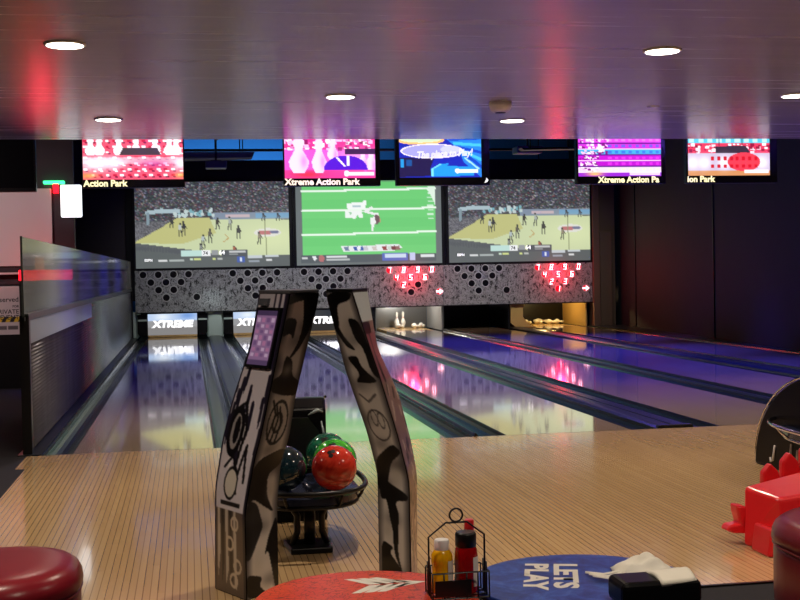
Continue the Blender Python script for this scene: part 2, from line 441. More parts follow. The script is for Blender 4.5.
# ------------------------------------------------------------------ pinsetter mouths
pm = []
def pinsetter(i):
    x0 = lx[i]; a = x0-G; c = x0+LW+G
    names = ['leftmost pin pit opening, closed by a bright printed sweep', 'second pin pit opening, its bright sweep half hidden by the left pylon', 'pin pit opening with a lit sweep seen between the pylon tops',
             'pin pit opening with lit steel back and standing pins', 'dark empty pin pit opening left of the yellow lit one', 'yellow lit pin pit opening with toppled pins, far right']
    t = empty('pinsetter', (x0+LW/2, YM+.9, 0), names[i], 'pinsetter', 'pin pits under the masking units')
    inner = mat('pit side panel %d' % i, [(176,190,182),(176,190,182),(120,120,122),(150,150,150),(40,38,40),(196,160,96)][i], .35)  # panel colours hold the pits' light: warm yellow in the last, dark beside it
    for s, (xa, xb) in ((0, (a-.015, a+.015)), (1, (c-.015, c+.015))):
        m = MB(); pr = [(YM+.13,-.02),(YM+1.9,-.02),(YM+1.9,.62),(YM+.13,.62)]
        m.prism(pr, 0, xa, xb); m.build('kickback', inner, t)
    m = MB(); m.box(a+.02, c-.02, YM+1.9, YM+1.94, -.1, .75); m.build('pit_curtain', [M['steel'] if i == 3 else M['black']][0], t)
    m = MB(); m.box(a+.02, c-.02, YM+.3, YM+1.94, .75, .8); m.build('pit_roof', M['black'], t)
    m = MB(); m.box(a+.02, x0-.001, YM+.002, YM+1.9, -.13, -.06); m.build('pit_gutter', M['black'], t); m = MB(); m.box(x0+LW+.001, c-.02, YM+.002, YM+1.9, -.13, -.06)
    m.build('pit_gutter', M['black'], t)
    m = MB(); m.box(x0, x0+LW, YM+.001, YM+1.89, -.13, 0); m.build('pin_deck', M['lane' if i in (0,1,2,4) else 'deck'], t)
    if i < 3:
        cv = Canvas(84, 24, (196,206,222))
        cv.put(np.ones((24,84), bool), (150,150,152)); cv.rect(0, 0, 1, .32, (186,208,240)); cv.rect(0, .62, 1, 1, (132,130,130))
        cv.soft(.3, .15, .2, .2, (235,245,255)); cv.soft(.8, .12, .2, .2, (120,160,225))
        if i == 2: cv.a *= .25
        sw = painted('sweep', lambda u, v: (x0+.0+u*LW, YM+.12, .05+v*.46), cv.a, M['sweeppic'], t)
        m = MB(); m.box(x0, x0+LW, YM+.122, YM+.16, .04, .52); m.build('sweep_back', M['black'], t)
        m = MB(); m.box(x0, x0+LW, YM+.09, YM+.15, .005, .05); m.build('sweep_bar', M['deck'], t)
        text('lettering', 'XTREME', .2, M['whitetext'], basis((x0+LW/2, YM+.116, .22), (1,0,0), (0,0,1)), sw, bold=.012, align='CENTER', sx=1.15, shear=.15)
    for xa in (x0-G+.02, x0+LW+.02):
        if i < 2:
            m = MB(); m.prism([(xa,.5),(xa,.1),(xa+.04,.04),(xa+.16,.04),(xa+.2,.1),(xa+.2,.5)], 1, YM+.06, YM+.12); gs = m.build('gutter_shield', M['black'], t)
            m = MB(); m.box(xa+.004, xa+.196, YM+.053, YM+.06, .36, .40); m.build('stripe', M['pale'], gs)
        elif i == 5 and xa < x0:
            m = MB(); m.prism([(x0-.53,.52),(x0-.20,.52),(x0-.25,.38),(x0-.24,.24),(x0-.15,.12),(x0-.004,.002),(x0-.40,.002),(x0-.53,.10)], 1, YM+.06, YM+.08)
            m.build('gutter_shield', inner, t)
for i in range(6): pinsetter(i)
postlab = ['pale panel post between the two leftmost pin pits', 'narrow post between the second and third pin pits', 'pale post right of the right pylon top', 'narrow dark post right of the standing pins', 'dark post between the two rightmost pin pits']
for i in range(4):
    a = lx[i]+LW+G+.016; c = lx[i+1]-G-.016
    m = MB(); 
    if c-a < .02: a, c = a-.005, c+.005
    m.box(a, c, YM+.05, YM+.12, -.02, .56)
    tag(m.build('divider_post', M['pale'] if i in (0,) else (M['steel'] if i == 1 else M['cap'])), postlab[i], 'post', 'posts between the pin pits')
m = MB(); m.box(-.40, -.255, YM+.05, YM+.12, -.02, .56); tag(m.build('divider_post', M['pale']), 'pale end post at the foot of the partition', 'post', 'posts between the pin pits')

# ------------------------------------------------------------------ masking units with indicator lamps
seg = {'0':'abcdef','1':'bc','2':'abged','3':'abgcd','4':'fgbc','5':'afgcd','6':'afgedc','7':'abc','8':'abcdefg','9':'abcdfg'}
def digit(ch, cx, cz, h, y):
    m = MB(); w = h*.56; t = h*.14; sh = .12
    def bar(x0, x1, z0, z1):
        m.prism([(cx+x0+sh*z0, cz+z0), (cx+x1+sh*z0, cz+z0), (cx+x1+sh*z1, cz+z1), (cx+x0+sh*z1, cz+z1)], 1, y-.004, y)
    S = {'a':(-w/2,w/2,h/2-t,h/2),'d':(-w/2,w/2,-h/2,-h/2+t),'g':(-w/2,w/2,-t/2,t/2),'f':(-w/2,-w/2+t,0,h/2),'e':(-w/2,-w/2+t,-h/2,0),'b':(w/2-t,w/2,0,h/2),'c':(w/2-t,w/2,-h/2,0)}
    for k in seg[ch]: bar(*S[k])
    return m
rows = [('7','8','9','0'), ('4','5','6'), ('2','3'), ('1',)]
masklab = ['left grey printed masking panel with dark holes above the two leftmost lanes', 'middle grey masking panel, glowing digits right of the pylons', 'right grey masking panel, glowing digits beside the brown post']
for k in range(3):
    xa = lx[2*k]-G-.0165; xb = lx[2*k+1]+LW+G+.0165
    if k == 2: xb = 10.03
    t = empty('masking_unit', ((xa+xb)/2, YM, 1), masklab[k], 'masking panel', 'masking units under the screens')
    m = MB(); m.box(xa+.004, xb-.004, YM, YM+.05, .53, 1.45); m.build('panel', M['mask'], t)
    m = MB(); m.box(xa+.004, xb-.004, YM-.012, YM, .53, .55); m.build('edge_strip', M['black'], t)
    for j in range(2):
        ln = 2*k+j; lit = ln in (3, 5)
        cx = lx[ln] + (.41,.49,.49,.56,.555,.59)[ln]; dx = .322; dz = .166
        for r, row in enumerate(rows):
            for q, ch in enumerate(row):
                px = cx + (q-(len(row)-1)/2)*dx; pz = 1.362 - r*dz
                on = lit and not (ln == 3 and ch in '31')
                m = MB(); m.lathe([(.093,0),(.093,.006)], (px, YM, pz), 20, 0, Matrix.Rotation(PI/2, 3, 'X'), smooth=False)
                m.lathe([(.072,.006),(.072,.009)], (px, YM, pz), 20, 1, Matrix.Rotation(PI/2, 3, 'X'), smooth=False)
                lp = m.build('indicator_lamp', [M['ring'], M['redlamp'] if on else M['unlit']], t)
                if on: digit(ch, px, pz, .125, YM-.0095).build('digit', M['reddigit'], lp)
        ax = cx + dx*2.02; az = 1.362 - 3*dz
        m = MB(); m.lathe([(.093,0),(.093,.006)], (ax, YM, az), 20, 0, Matrix.Rotation(PI/2, 3, 'X'), smooth=False)
        m.lathe([(.072,.006),(.072,.009)], (ax, YM, az), 20, 1, Matrix.Rotation(PI/2, 3, 'X'), smooth=False)
        lp = m.build('indicator_lamp', [M['ring'], M['redlamp'] if lit else M['unlit']], t)
        if lit:
            m = MB(); m.prism([(ax-.08,az-.02),(ax-.08,az+.02),(ax,az+.02),(ax,az+.065),(ax+.085,az),(ax,az-.065),(ax,az-.02)], 1, YM-.014, YM-.0095)
            m.build('arrow', M['reddigit'], lp)

# ------------------------------------------------------------------ big screens
def crowd(cv, y1fn, seed, dens=.36):
    r = np.random.default_rng(seed)
    h, w = cv.h, cv.w
    base = r.random((h, w))
    g = np.where(base < .55, 54, np.where(base < .8, 74, np.where(base < .94, 108, 172)))
    col = np.stack([g + r.normal(0, 9, (h, w)) , g + r.normal(2, 8, (h, w)), g + r.normal(8, 9, (h, w))], 2)
    red = r.random((h, w)) < .05; col[red] = (116, 60, 64)
    col = .65*col + .35*np.roll(col, 1, 1)
    m = cv.Y < y1fn(cv.X); cv.a[m] = col[m]
def player(cv, x, y, h, c, d=(60,62,60)):
    cv.rect(x-.006, y-h, x+.006, y-h*.83, d); cv.rect(x-.010, y-h*.83, x+.010, y-h*.45, c)
    cv.line([(x-.006, y-h*.5), (x-.011, y)], .0035, d); cv.line([(x+.006, y-h*.5), (x+.010, y)], .0035, d)
    cv.line([(x+.008, y-h*.75), (x+.018, y-h*.5)], .003, d)
def basketball(seed):
    cv = Canvas(158, 88, (92,96,98))
    crowd(cv, lambda X: np.full_like(X, .46), seed)
    cv.rect(.50, .365, 1, .44, (126,140,160)); cv.rect(.58, .385, .74, .425, (196,176,184)); cv.rect(.78, .38, 1, .43, (110,156,196))
    # court
    cv.poly([(.27,.42),(.48,.425),(.48,.44),(1,.45),(1,.88),(.55,.86),(.40,.80),(.0,.70),(.03,.64),(.17,.52)], (200,211,168))
    cv.poly([(.27,.42),(.48,.425),(.52,.60),(.30,.72),(.0,.70),(.03,.64),(.17,.52)], (190,190,126))
    cv.soft(.9, .66, .3, .22, (216,226,176), .9)
    rr = np.random.default_rng(seed+5)
    cm = cv.mask([(.0,.47),(.16,.47),(.26,.42),(.17,.53),(.03,.66),(.0,.69)])
    cv.a[cm] = (70 + 60*rr.random((cv.h, cv.w)))[cm][:, None] * np.array([1,1,1.05])
    cv.line([(.08,.36),(.17,.335),(.28,.34)], .013, (168,188,196), asp=.56); cv.line([(.085,.37),(.085,.48)], .01, (130,150,160), asp=.56)
    for k in range(26): cv.ell(.25+.27*rr.random(), .33+.07*rr.random(), .010, .022, (190,206,206) if k % 3 else (120,170,180))
    cv.line([(.58,.62),(.60,.66),(.57,.70)], .004, (186,150,90))
    cv.ell(.855, .60, .088, .05, (224,224,214)); cv.ell(.84, .60, .05, .025, (190,120,120)); cv.ell(.90, .595, .03, .02, (120,124,150))
    cv.line([(.835,.44),(.848,.86)], .003, (140,146,110), asp=.56)
    for x, y, h, c in [(.235,.53,.10,(60,62,58)),(.29,.63,.15,(188,196,190)),(.312,.62,.16,(52,54,56)),(.53,.555,.13,(66,62,54)),(.435,.77,.16,(176,188,188)),(.48,.71,.16,(96,92,80)),
                       (.61,.57,.16,(168,176,168)),(.665,.665,.15,(70,70,66)),(.80,.74,.15,(150,140,118)),(.83,.46,.08,(90,96,100)),(.925,.46,.08,(90,96,110)),(.635,.84,.09,(170,100,76)),(.42,.84,.12,(140,146,140))]: player(cv, x, y, h, c)
    # near row of heads and the broadcast strip
    low = cv.mask([(0,.74),(.2,.76),(.3,.82),(.30,1),(0,1)]); cv.a[low] = (92,98,98)
    for k in range(16): cv.ell(.01+.0185*k, .755+.05*(k/16)+.012*rr.random(), .008, .03, (84,88,92))
    cv.rect(0, .86, 1, 1, (92,98,98)); cv.poly([(.55,.80),(.72,.80),(.72,.88),(.55,.88)], (84,88,92))
    cv.rect(.29, .79, .425, .865, (190,222,214)); cv.rect(.425, .79, .48, .865, (236,238,240))
    cv.rect(.49, .80, .53, .85, (150,154,156)); cv.rect(.60,.81,.71,.825,(196,198,198)); cv.rect(.60,.84,.66,.855,(160,164,164))
    for x0, x1, y, c in [(.145,.20,.90,(214,216,216)),(.215,.31,.90,(170,178,176)),(.345,.365,.89,(200,220,200)),(.375,.415,.89,(206,216,140)),(.495,.515,.89,(206,216,140)),(.525,.56,.89,(180,184,180)),(.73,.80,.92,(150,160,170))]: cv.rect(x0, y, x1, y+.022, c)
    cv.rect(.655, .87, .70, .945, (70,96,170)); cv.rect(.67, .885, .685, .935, (220,228,240))
    cv.rect(.72,.868,.815,.898,(196,204,208)); cv.rect(.835,.862,.925,.892,(196,204,208)); cv.rect(.84,.905,.88,.93,(214,216,216))
    return cv
def football():
    cv = Canvas(158, 88, (104,112,112))
    cv.rect(.045, .02, .955, .87, (112,208,120)); cv.put((cv.X > .045) & (cv.X < .955) & (cv.Y < .87) & (((cv.Y*9).astype(int) % 2) == 0), (104,202,114), .6)
    for y in (.115, .345, .628): cv.line([(.045,y+.012),(.955,y-.012)], .0065, (236,250,236), asp=.56)
    for k in range(7): cv.rect(.955-.05-.006*(k%2), .15+.05*k, .945, .165+.05*k, (210,240,214))
    cv.poly([(.86,.09),(.955,.08),(.955,.3),(.93,.2),(.90,.12)], (226,244,228))
    # white field mark and the falling player
    cv.poly([(.35,.27),(.455,.26),(.47,.235),(.485,.25),(.47,.34),(.35,.335)], (244,248,246)); cv.rect(.385,.295,.44,.315,(176,200,206))
    cv.poly([(.335,.365),(.45,.36),(.455,.44),(.43,.44),(.42,.40),(.405,.45),(.335,.445)], (240,246,242)); cv.poly([(.36,.37),(.385,.37),(.37,.41)], (150,206,160))
    cv.poly([(.45,.37),(.48,.35),(.515,.31),(.525,.325),(.50,.375),(.56,.39),(.575,.46),(.545,.44),(.53,.41),(.50,.40)], (238,240,238))
    cv.ell(.548, .465, .022, .055, (112,84,88)); cv.poly([(.505,.45),(.535,.43),(.545,.50),(.53,.54),(.525,.60),(.512,.60),(.51,.53)], (240,242,240))
    cv.poly([(.565,.41),(.58,.5),(.572,.5)], (200,150,120))
    cv.poly([(.30,.77),(.70,.765),(.72,.80),(.69,.835),(.32,.84)], (232,236,236))
    for x, c in [(.34,(110,130,160)),(.405,(50,90,170)),(.44,(60,96,170)),(.47,(200,200,206)),(.53,(206,196,190)),(.60,(150,70,66)),(.635,(206,214,206)),(.66,(120,66,66)),(.69,(150,110,104))]: cv.poly([(x-.018,.79),(x+.012,.775),(x+.018,.825),(x-.01,.83)], c)
    cv.ell(.425,.80,.014,.028,(240,240,246))
    cv.rect(.03,.87,.955,.965,(84,92,96)); cv.rect(.035,.895,.075,.925,(206,210,210)); cv.poly([(.105,.89),(.13,.89),(.14,.92),(.12,.945)], (230,234,236))
    cv.ell(.17,.915,.02,.04,(180,110,110)); cv.rect(.205,.885,.34,.91,(220,224,226)); cv.rect(.20,.925,.36,.945,(184,190,190))
    cv.rect(.58,.868,.76,.955,(92,110,190)); cv.rect(.60,.88,.75,.925,(206,222,240)); cv.rect(.775,.865,.81,.95,(200,206,240)); cv.rect(.85,.89,.94,.925,(224,228,230))
    return cv
slab = ['left big projection screen showing a basketball game', 'middle big projection screen showing a green football field', 'right big projection screen with a basketball game, beside the brown post']
for k in range(3):
    xa = (-.275, 3.19, 6.62)[k]; xb = (3.155, 6.575, 10.05)[k]
    z0, z1 = 1.462, 3.37
    t = empty('projection_screen', ((xa+xb)/2, YM, z0), slab[k], 'screen', 'big screens above the lanes')
    m = MB(); m.box(xa, xb, YM-.0, YM+.05, z0-.005, z1+.02); m.build('frame', M['black'], t)
    cv = football() if k == 1 else basketball(3+k)
    o = painted('picture', lambda u, v: (xa+.06+u*(xb-xa-.12), YM-.006, z0+.04+v*(z1-z0-.05)), cv.a, M['screen'], t)
    W, H = xb-xa-.12, z1-z0-.05
    def tx(s, u, v, size, mt): text('lettering', s, size, mt, basis((xa+.06+u*W, YM-.010, z0+.04+v*H), (1,0,0), (0,0,1)), o, bold=.002)
    if k != 1:
        tx('74', .432, .148, .105, M['darktext']); tx('64', .535, .148, .13, M['whitetext']); tx('ESPN', .055, .08, .075, M['whitetext'])

# ------------------------------------------------------------------ hanging televisions
def pinshape(cv, x, y0, y1, w, c):
    pr = [(.0,.10),(.08,.26),(.16,.30),(.26,.22),(.36,.20),(.5,.34),(.68,.5),(.82,.46),(.93,.34),(1,.26)]
    cv.poly([(x-w*r, y0+(y1-y0)*q) for q, r in pr] + [(x+w*r, y0+(y1-y0)*q) for q, r in pr[::-1]], c)
def confetti(cv, x0, y0, x1, y1, cols, n, seed, s=.012):
    r = np.random.default_rng(seed)
    for _ in range(n):
        x = x0+(x1-x0)*r.random(); y = y0+(y1-y0)*r.random(); a = s*(.6+r.random())
        cv.rect(x-a, y-a*1.6, x+a, y+a*1.6, cols[int(r.integers(len(cols)))])
def tvpic(k):
    cv = Canvas(104, 58, (240,60,90)); P = (226,52,86); Wt = (255,244,250)
    if k == 1:
        cv.a[:] = (232,84,112)
        for q in range(7):
            for p in range(14): cv.rect(.01+p*.072, .05+q*.135, .045+p*.072, .10+q*.135, Wt if (p+q) % 2 else (196,22,60)); cv.rect(.03+p*.072, .10+q*.135, .06+p*.072, .13+q*.135, (120,18,60) if (p*q) % 3 == 0 else Wt)
        for x in (.08,.17,.36,.53,.72,.86,.93): pinshape(cv, x, .02, .42, .11, Wt)
        cv.rect(0,.46,1,.62,Wt,.55); cv.soft(.12,.62,.2,.2,Wt); cv.soft(.3,.6,.14,.16,(255,236,250)); cv.soft(.97,.62,.10,.2,Wt); cv.soft(.7,.62,.2,.12,(190,60,150),.6)
        cv.poly([(.40,.24),(.74,.24),(.78,.42),(.36,.42)], (70,56,62)); cv.soft(.05,.9,.12,.08,(255,170,90),.9); cv.soft(.97,.9,.08,.08,(255,170,90),.9)
    if k == 2:
        cv.a[:] = (232,84,200); cv.rect(0,0,1,.30,(226,50,140)); confetti(cv,0,0,1,.30,[Wt,(255,190,235),(150,20,90),(250,120,190)],110,5,.016); cv.rect(0,.80,1,1,(240,60,150)); cv.soft(.25,.9,.2,.1,(240,50,80)); cv.soft(.8,.5,.3,.3,(250,200,250),.6)
        for x, y0, y1, w in [(.16,.0,.86,.22),(.38,.02,.86,.16),(.53,.05,.55,.12),(.95,.3,.8,.13),(.86,.3,.78,.11)]:
            pinshape(cv, x, y0, y1, w, (255,216,250)); cv.soft(x+w*.25, (y0+y1)/2+.15, w*.22, .22, (206,120,236), .7)
        cv.rect(.66,.28,1,.42,(66,34,80)); cv.put((((cv.X-.67)/.24)**2 + ((cv.Y-.78)/.34)**2 < 1) & (cv.Y < .80), (86,24,206)); cv.line([(.58,.50),(.66,.70)], .012, Wt); cv.line([(.70,.46),(.70,.68)], .013, Wt)
        cv.rect(.70,.84,.98,.93,Wt,.9); cv.ell(.68,.88,.03,.07,Wt)
    if k == 3:
        cv.a[:] = (28,40,176); cv.poly([(.55,0),(1,0),(1,1),(.78,.62),(.72,.3)], (40,130,226))
        for q in range(5): cv.line([(.62+.05*q,.05+.1*q),(1,.02+.18*q)], .02, (70,190,246) if q % 2 else (22,70,200), asp=.56)
        cv.ell(.26,.07,.29,.11,(255,190,120)); cv.ell(.26,.05,.25,.08,(206,226,190)); cv.ell(.4,.34,.38,.18,(250,236,255)); cv.ell(.4,.34,.36,.155,(164,160,226)); cv.ell(.62,.30,.12,.10,(200,200,246))
        cv.poly([(0,.5),(.42,.52),(.37,.8),(.40,.95),(0,.98)], (34,26,72)); cv.rect(.02,.54,.06,.74,(40,150,220)); cv.rect(.09,.56,.15,.7,(30,80,150))
        cv.poly([(.40,.97),(.40,.78),(.5,.66),(.6,.64),(.58,.70),(.9,.74),(.9,.95)], (36,150,232)); cv.line([(.40,.96),(.40,.78),(.5,.66)], .012, (120,220,255)); cv.line([(.80,.52),(.96,.78)], .014, (160,216,250)); cv.rect(.72,.80,.95,.88,(236,246,255)); cv.ell(.70,.83,.03,.06,(236,246,255))
    if k == 4:
        cv.a[:] = (150,40,206)
        for q in range(6):
            y = .02+.148*q; c = [(226,70,226),(208,52,214),(70,170,222),(196,24,206),(184,20,200),(230,214,226)][q]
            cv.rect(0,y,1,y+.125,c); cv.rect(0,y+.118,1,y+.145,(255,226,255) if q % 2 else (96,16,140))
            for p in range(8):
                cv.rect(.36+p*.082, y+.03, .40+p*.082, y+.09, [(240,120,240),(120,90,226),(60,120,220),(226,60,226),(214,50,220),(240,226,206)][q])
            confetti(cv, .03, y+.02, .36 if q < 3 else .24, y+.11, [Wt,(255,200,255),(130,20,130)], 26, 20+q, .012)
        cv.soft(.2,.93,.12,.06,(246,196,110)); cv.rect(.62,.88,.98,.96,Wt,.8)
    if k == 5:
        cv.a[:] = (226,214,230); cv.rect(0,0,1,.16,(90,196,220)); 
        for p in range(9): cv.rect(.02+.11*p,.03,.08+.11*p,.13,(190,236,246))
        cv.rect(0,.16,1,.42,(226,60,96)); confetti(cv,0,.18,1,.40,[Wt,(255,214,226),(150,20,60)],90,9,.015); cv.poly([(.34,.24),(.70,.22),(.76,.40),(.34,.42)], (58,44,62))
        cv.rect(0,.42,1,1,(196,180,206)); cv.rect(0,.86,1,1,(206,140,90)); 
        for x in (.06,.2,.44,.9): cv.soft(x,.66,.09,.2,(246,240,252))
        cv.put((((cv.X-.68)/.20)**2 + ((cv.Y-.64)/.24)**2 < 1), (236,60,80))
        for q in range(2):
            for p in range(8): cv.rect(.28+.075*p,.50+.2*q,.32+.075*p,.60+.2*q,(206,22,44))
        cv.rect(.68,.84,.98,.93,Wt,.9)
        cv.line([(.38,0),(.38,.22)], .004, (40,40,60)); cv.line([(.66,0),(.66,.2)], .004, (40,40,60))
    return cv
tvs = [(-1.81,-.71,0,'dark switched-off television hanging at the far left'), (-.22,.88,1,'leftmost lit television, red and white with bowling pins'), (1.975,3.075,2,'pink television showing pins and a purple ball'),
       (3.255,4.355,3,'blue television, white script across its picture'), (5.40,6.50,4,'magenta television showing striped score rows'), (6.76,7.92,5,'rightmost television, white balls under a pale blue strip')]
YT = 4.2
for xa, xb, k, lab in tvs:
    t = empty('television', ((xa+xb)/2, YT, 2.32), lab, 'television', 'televisions hanging behind the ceiling edge')
    z0, z1 = 2.315, 3.02
    if k == 0: z0 = 2.28
    m = MB(); m.box(xa, xb, YT, YT+.09, z0, z1); m.build('housing', M['black'], t, bevel=.008)
    m = MB(); m.box((xa+xb)/2-.03, (xa+xb)/2+.03, YT+.05, YT+.10, z1-.2, 5.5); m.box((xa+xb)/2-.2, (xa+xb)/2+.2, YT+.088, YT+.11, z0+.2, z1-.1); m.build('mount', M['blackmetal'], t)
    if k == 0:
        m = MB(); m.box(xa+.02, xb-.02, YT-.002, YT, z0+.04, z1-.02); pc = m.build('screen', M['blackgloss'], t); 
        continue
    zb = 2.405
    r = .10 if k in (3, 4, 5) else .03
    if k == 4: r = .06
    l = .04 if k != 2 else .012
    if k == 1: l, r = .008, .015
    if k == 2: r = .06
    if k in (4, 5): l = .02
    o = painted('picture', lambda u, v: (xa+l+u*(xb-xa-l-r), YT-.003, zb+v*(2.99-zb-.13)), tvpic(k).a, M['tvpic'], t)
    m = MB(); m.box(xa+.005, xb-.005, YT-.006, YT, z0+.005, zb-.012); lb = m.build('led_bar', M['black'], t)
    if k in (1, 2, 4, 5):
        s, u, mt = {1:('Action Park', xa+.012, M['ledtext']), 2:('Xtreme Action Park', xa+.012, M['ledwarm']), 4:('Xtreme Action Pa', xa+.26, M['ledtext']), 5:('ion Park', xa+.005, M['ledtext'])}[k]
        text('lettering', s, .098, mt, basis((u, YT-.009, z0+.017), (1,0,0), (0,0,1)), lb, bold=.0035, sx=1.04 if k != 1 else .98)
    if k == 3:
        text('lettering', 'The place to Play!', .108, M['whitetext'], basis((xa+.24, YT-.006, 2.625), (1,.0,.05), (0,0,1)), o, bold=.003, sx=.84, shear=.25)
        text('lettering', '360', .085, M['whitetext'], basis((xa+.74, YT-.006, 2.44), (1,0,.02), (0,0,1)), o, bold=.004, sx=1.5, shear=.2) if False else None
        m = MB(); m.prism([(xb-.07,2.34),(xb-.04,2.345),(xb-.02,2.37),(xb-.045,2.40),(xb-.05,2.375)], 1, YT-.009, YT-.006); m.build('mark', M['whitetext'], lb)

# ------------------------------------------------------------------ low ceiling: lamps and detector
lamps = [(.17,-1.64),(2.17,.54),(.2,2.07),(4.06,2.10),(4.09,-1.67),(6.12,.34),(2.15,-3.75),(.2,-5.8),(4.1,-5.8),(6.1,-3.75),(8.1,-1.65),(8.1,2.1),(2.15,-7.9),(6.1,-7.9),(-1.9,-3.75)]
lamplab = {0:'largest bright ceiling lamp, upper left corner', 1:'ceiling lamp above the pink television', 2:'small ceiling lamp above the leftmost lit television', 3:'ceiling lamp beside the domed detector', 4:'bright ceiling lamp above the magenta television, upper right', 5:'ceiling lamp at the right edge above the rightmost television'}
LP = []
for i, (lx_, ly_) in enumerate(lamps):
    if i < 6:
        t = empty('ceiling_lamp', (lx_, ly_, ZC), lamplab[i], 'ceiling lamp', 'round recessed ceiling lamps')
        m = MB(); m.lathe([(.125,-.012),(.13,-.008),(.13,0)], (lx_, ly_, ZC), 28); m.build('trim_ring', M['white'], t)
        m = MB(); m.lathe([(.06,-.018),(.112,-.0135),(.114,-.0125)], (lx_, ly_, ZC), 28); m.build('lens', M['lens'], t)
    LP.append((lx_, ly_))
t = empty('smoke_detector', (3.62, .87, ZC), 'white domed detector on the ceiling beside a lamp', 'detector')
m = MB(); m.lathe([(.055,-.09),(.085,-.07),(.098,-.035),(.10,0)], (3.62,.87,ZC), 24); m.build('dome', M['white'], t)
m = MB(); m.lathe([(.02,-.104),(.045,-.098),(.05,-.088)], (3.62,.87,ZC), 18); m.build('sensor', M['grey'], t)
for k, (vx, vy, lb) in enumerate([(5.12, 1.1, 'small pale sprinkler plate on the ceiling right of centre'), (-.32, -2.0, 'small pale sprinkler plate at the upper left edge of the ceiling')]):
    m = MB(); m.lathe([(.03,-.012),(.055,-.006),(.06,.003)], (vx, vy, ZC), 18); tag(m.build('ceiling_sprinkler_plate', M['white']), lb, 'sprinkler')

# ------------------------------------------------------------------ things above the screens
for (px_, z_, w_, lb) in [(1.46, 3.36, .40, 'ceiling-hung projector left of the pink television'), (7.6, 3.62, .52, 'wide ceiling-hung projector right of the blue television')]:
    t = empty('projector', (px_, 14, z_), lb, 'projector', 'projectors hung above the lanes')
    m = MB(); m.box(px_-w_/2, px_+w_/2, 13.8, 14.2, z_, z_+.14); m.build('body', M['grey'], t, bevel=.02)
    m = MB(); m.lathe([(.05,0),(.06,.03),(.06,.05)], (px_-.1, 14.2, z_+.07), 18, 0, Matrix.Rotation(-PI/2, 3, 'X')); m.build('lens_barrel', M['black'], t)
    m = MB(); m.box(px_-.022, px_+.022, 13.98, 14.02, z_+.14, 5.5); m.box(px_-.1, px_+.1, 13.9, 14.1, z_+.14, z_+.155); m.build('ceiling_pole', M['black'], t)
    m = MB()
    m.tube([(px_+.02, 14, z_+.55), (px_+.2, 14, z_+.62), (px_+.38, 14, z_+.72), (px_+.45, 14, z_+1.0)], .012, 6); m.build('cable', M['black'], t)
t = empty('lighting_bar', (7.9, 13, 3.6), 'low hanging bar tray beside the wide projector', 'light bar')
m = MB(); m.prism([(7.25,3.60),(8.35,3.62),(8.3,3.66),(7.2,3.64)], 1, 13.0, 13.25); m.build('tray', M['blackmetal'], t)
for xx in (7.4, 8.15):
    m = MB(); m.tube([(xx,13.1,3.64),(xx,13.1,5.5)], .014, 6); m.build('hanger', M['black'], t)
m = MB(); m.tube([(-.4,15.5,3.86),(10.2,15.5,3.86)], .028, 10); tag(m.build('ceiling_pipe', M['black']), 'long dark pipe running across the blue wall behind the televisions', 'pipe')
t = empty('air_duct', (.9, 15.9, 3.78), 'flat dark duct box left of the projector, before the blue wall', 'duct')
m = MB(); m.prism([(.2,3.70),(2.25,3.74),(2.3,3.86),(.2,3.86)], 1, 15.8, 16.3); m.build('duct_body', M['grey'], t, bevel=.01)
for xx in (.4, 2.0):
    m = MB(); m.tube([(xx,16,3.85),(xx,16,5.5)], .012, 6); m.build('hanger', M['black'], t)
for j, (xa, lb) in enumerate([(.75,'thin rod left of the left projector pole'), (2.2,'thin rod between the projector pole and the pink television'), (6.1,'thin rod left of the wide projector'), (9.3,'thin rod by the magenta television')]):
    m = MB(); m.tube([(xa,19,5.5),(xa,19,3.6)], .012, 6); tag(m.build('hanger_rod', M['black']), lb, 'rod', 'thin hanging rods')
m = MB(); m.tube([(.42,6,3.0),(.5,6,2.75),(.62,6,2.66),(.70,6,2.56)], .008, 6); 
m.tube([(.42,6,3.0),(.42,6,5.5)], .008, 6)
tag(m.build('hanging_cable', M['grey']), 'thin grey cable hanging right of the red and white television', 'cable')

# ------------------------------------------------------------------ left partition
t = empty('lane_partition', (-.33, 9, 0), 'long ribbed partition along the left gutter with a clear upper panel', 'partition')
xp = -.335
z0, z1 = .012, 1.02
zs = np.linspace(z0, z1, 141)
prof = [(xp + .005 + .006*math.sin(k*PI/2), z) for k, z in enumerate(zs)]
m = MB(); m.prism(prof + [(a-.012, z) for a, z in prof[::-1]], 1, .14, YM-.02, smooth=True); m.build('ribbed_panel', M['rib'], t)
m = MB(); m.box(xp-.04, xp+.03, .06, .14, 0, 1.06); m.box(xp-.04, xp+.03, YM-.02, YM+.03, 0, 1.06); m.build('end_posts', M['black'], t)
m = MB(); m.box(xp-.03, xp+.028, .06, YM, 1.02, 1.075); m.build('top_rail', M['frame'], t, bevel=.005)
m = MB(); m.box(xp+.016, xp+.022, .14, 6.2, .84, 1.02); m.build('pale_strip', M['sheet'], t)
m = MB(); m.box(xp-.006, xp+.006, -.02, YM, 1.075, 1.655); m.build('clear_panel', M['acrylic'], t)
m = MB(); m.box(xp-.008, xp+.008, -.03, -.021, 1.02, 1.66); m.box(xp-.008, xp+.008, -.03, .06, 1.02, 1.05); m.build('panel_edge', M['frame'], t)

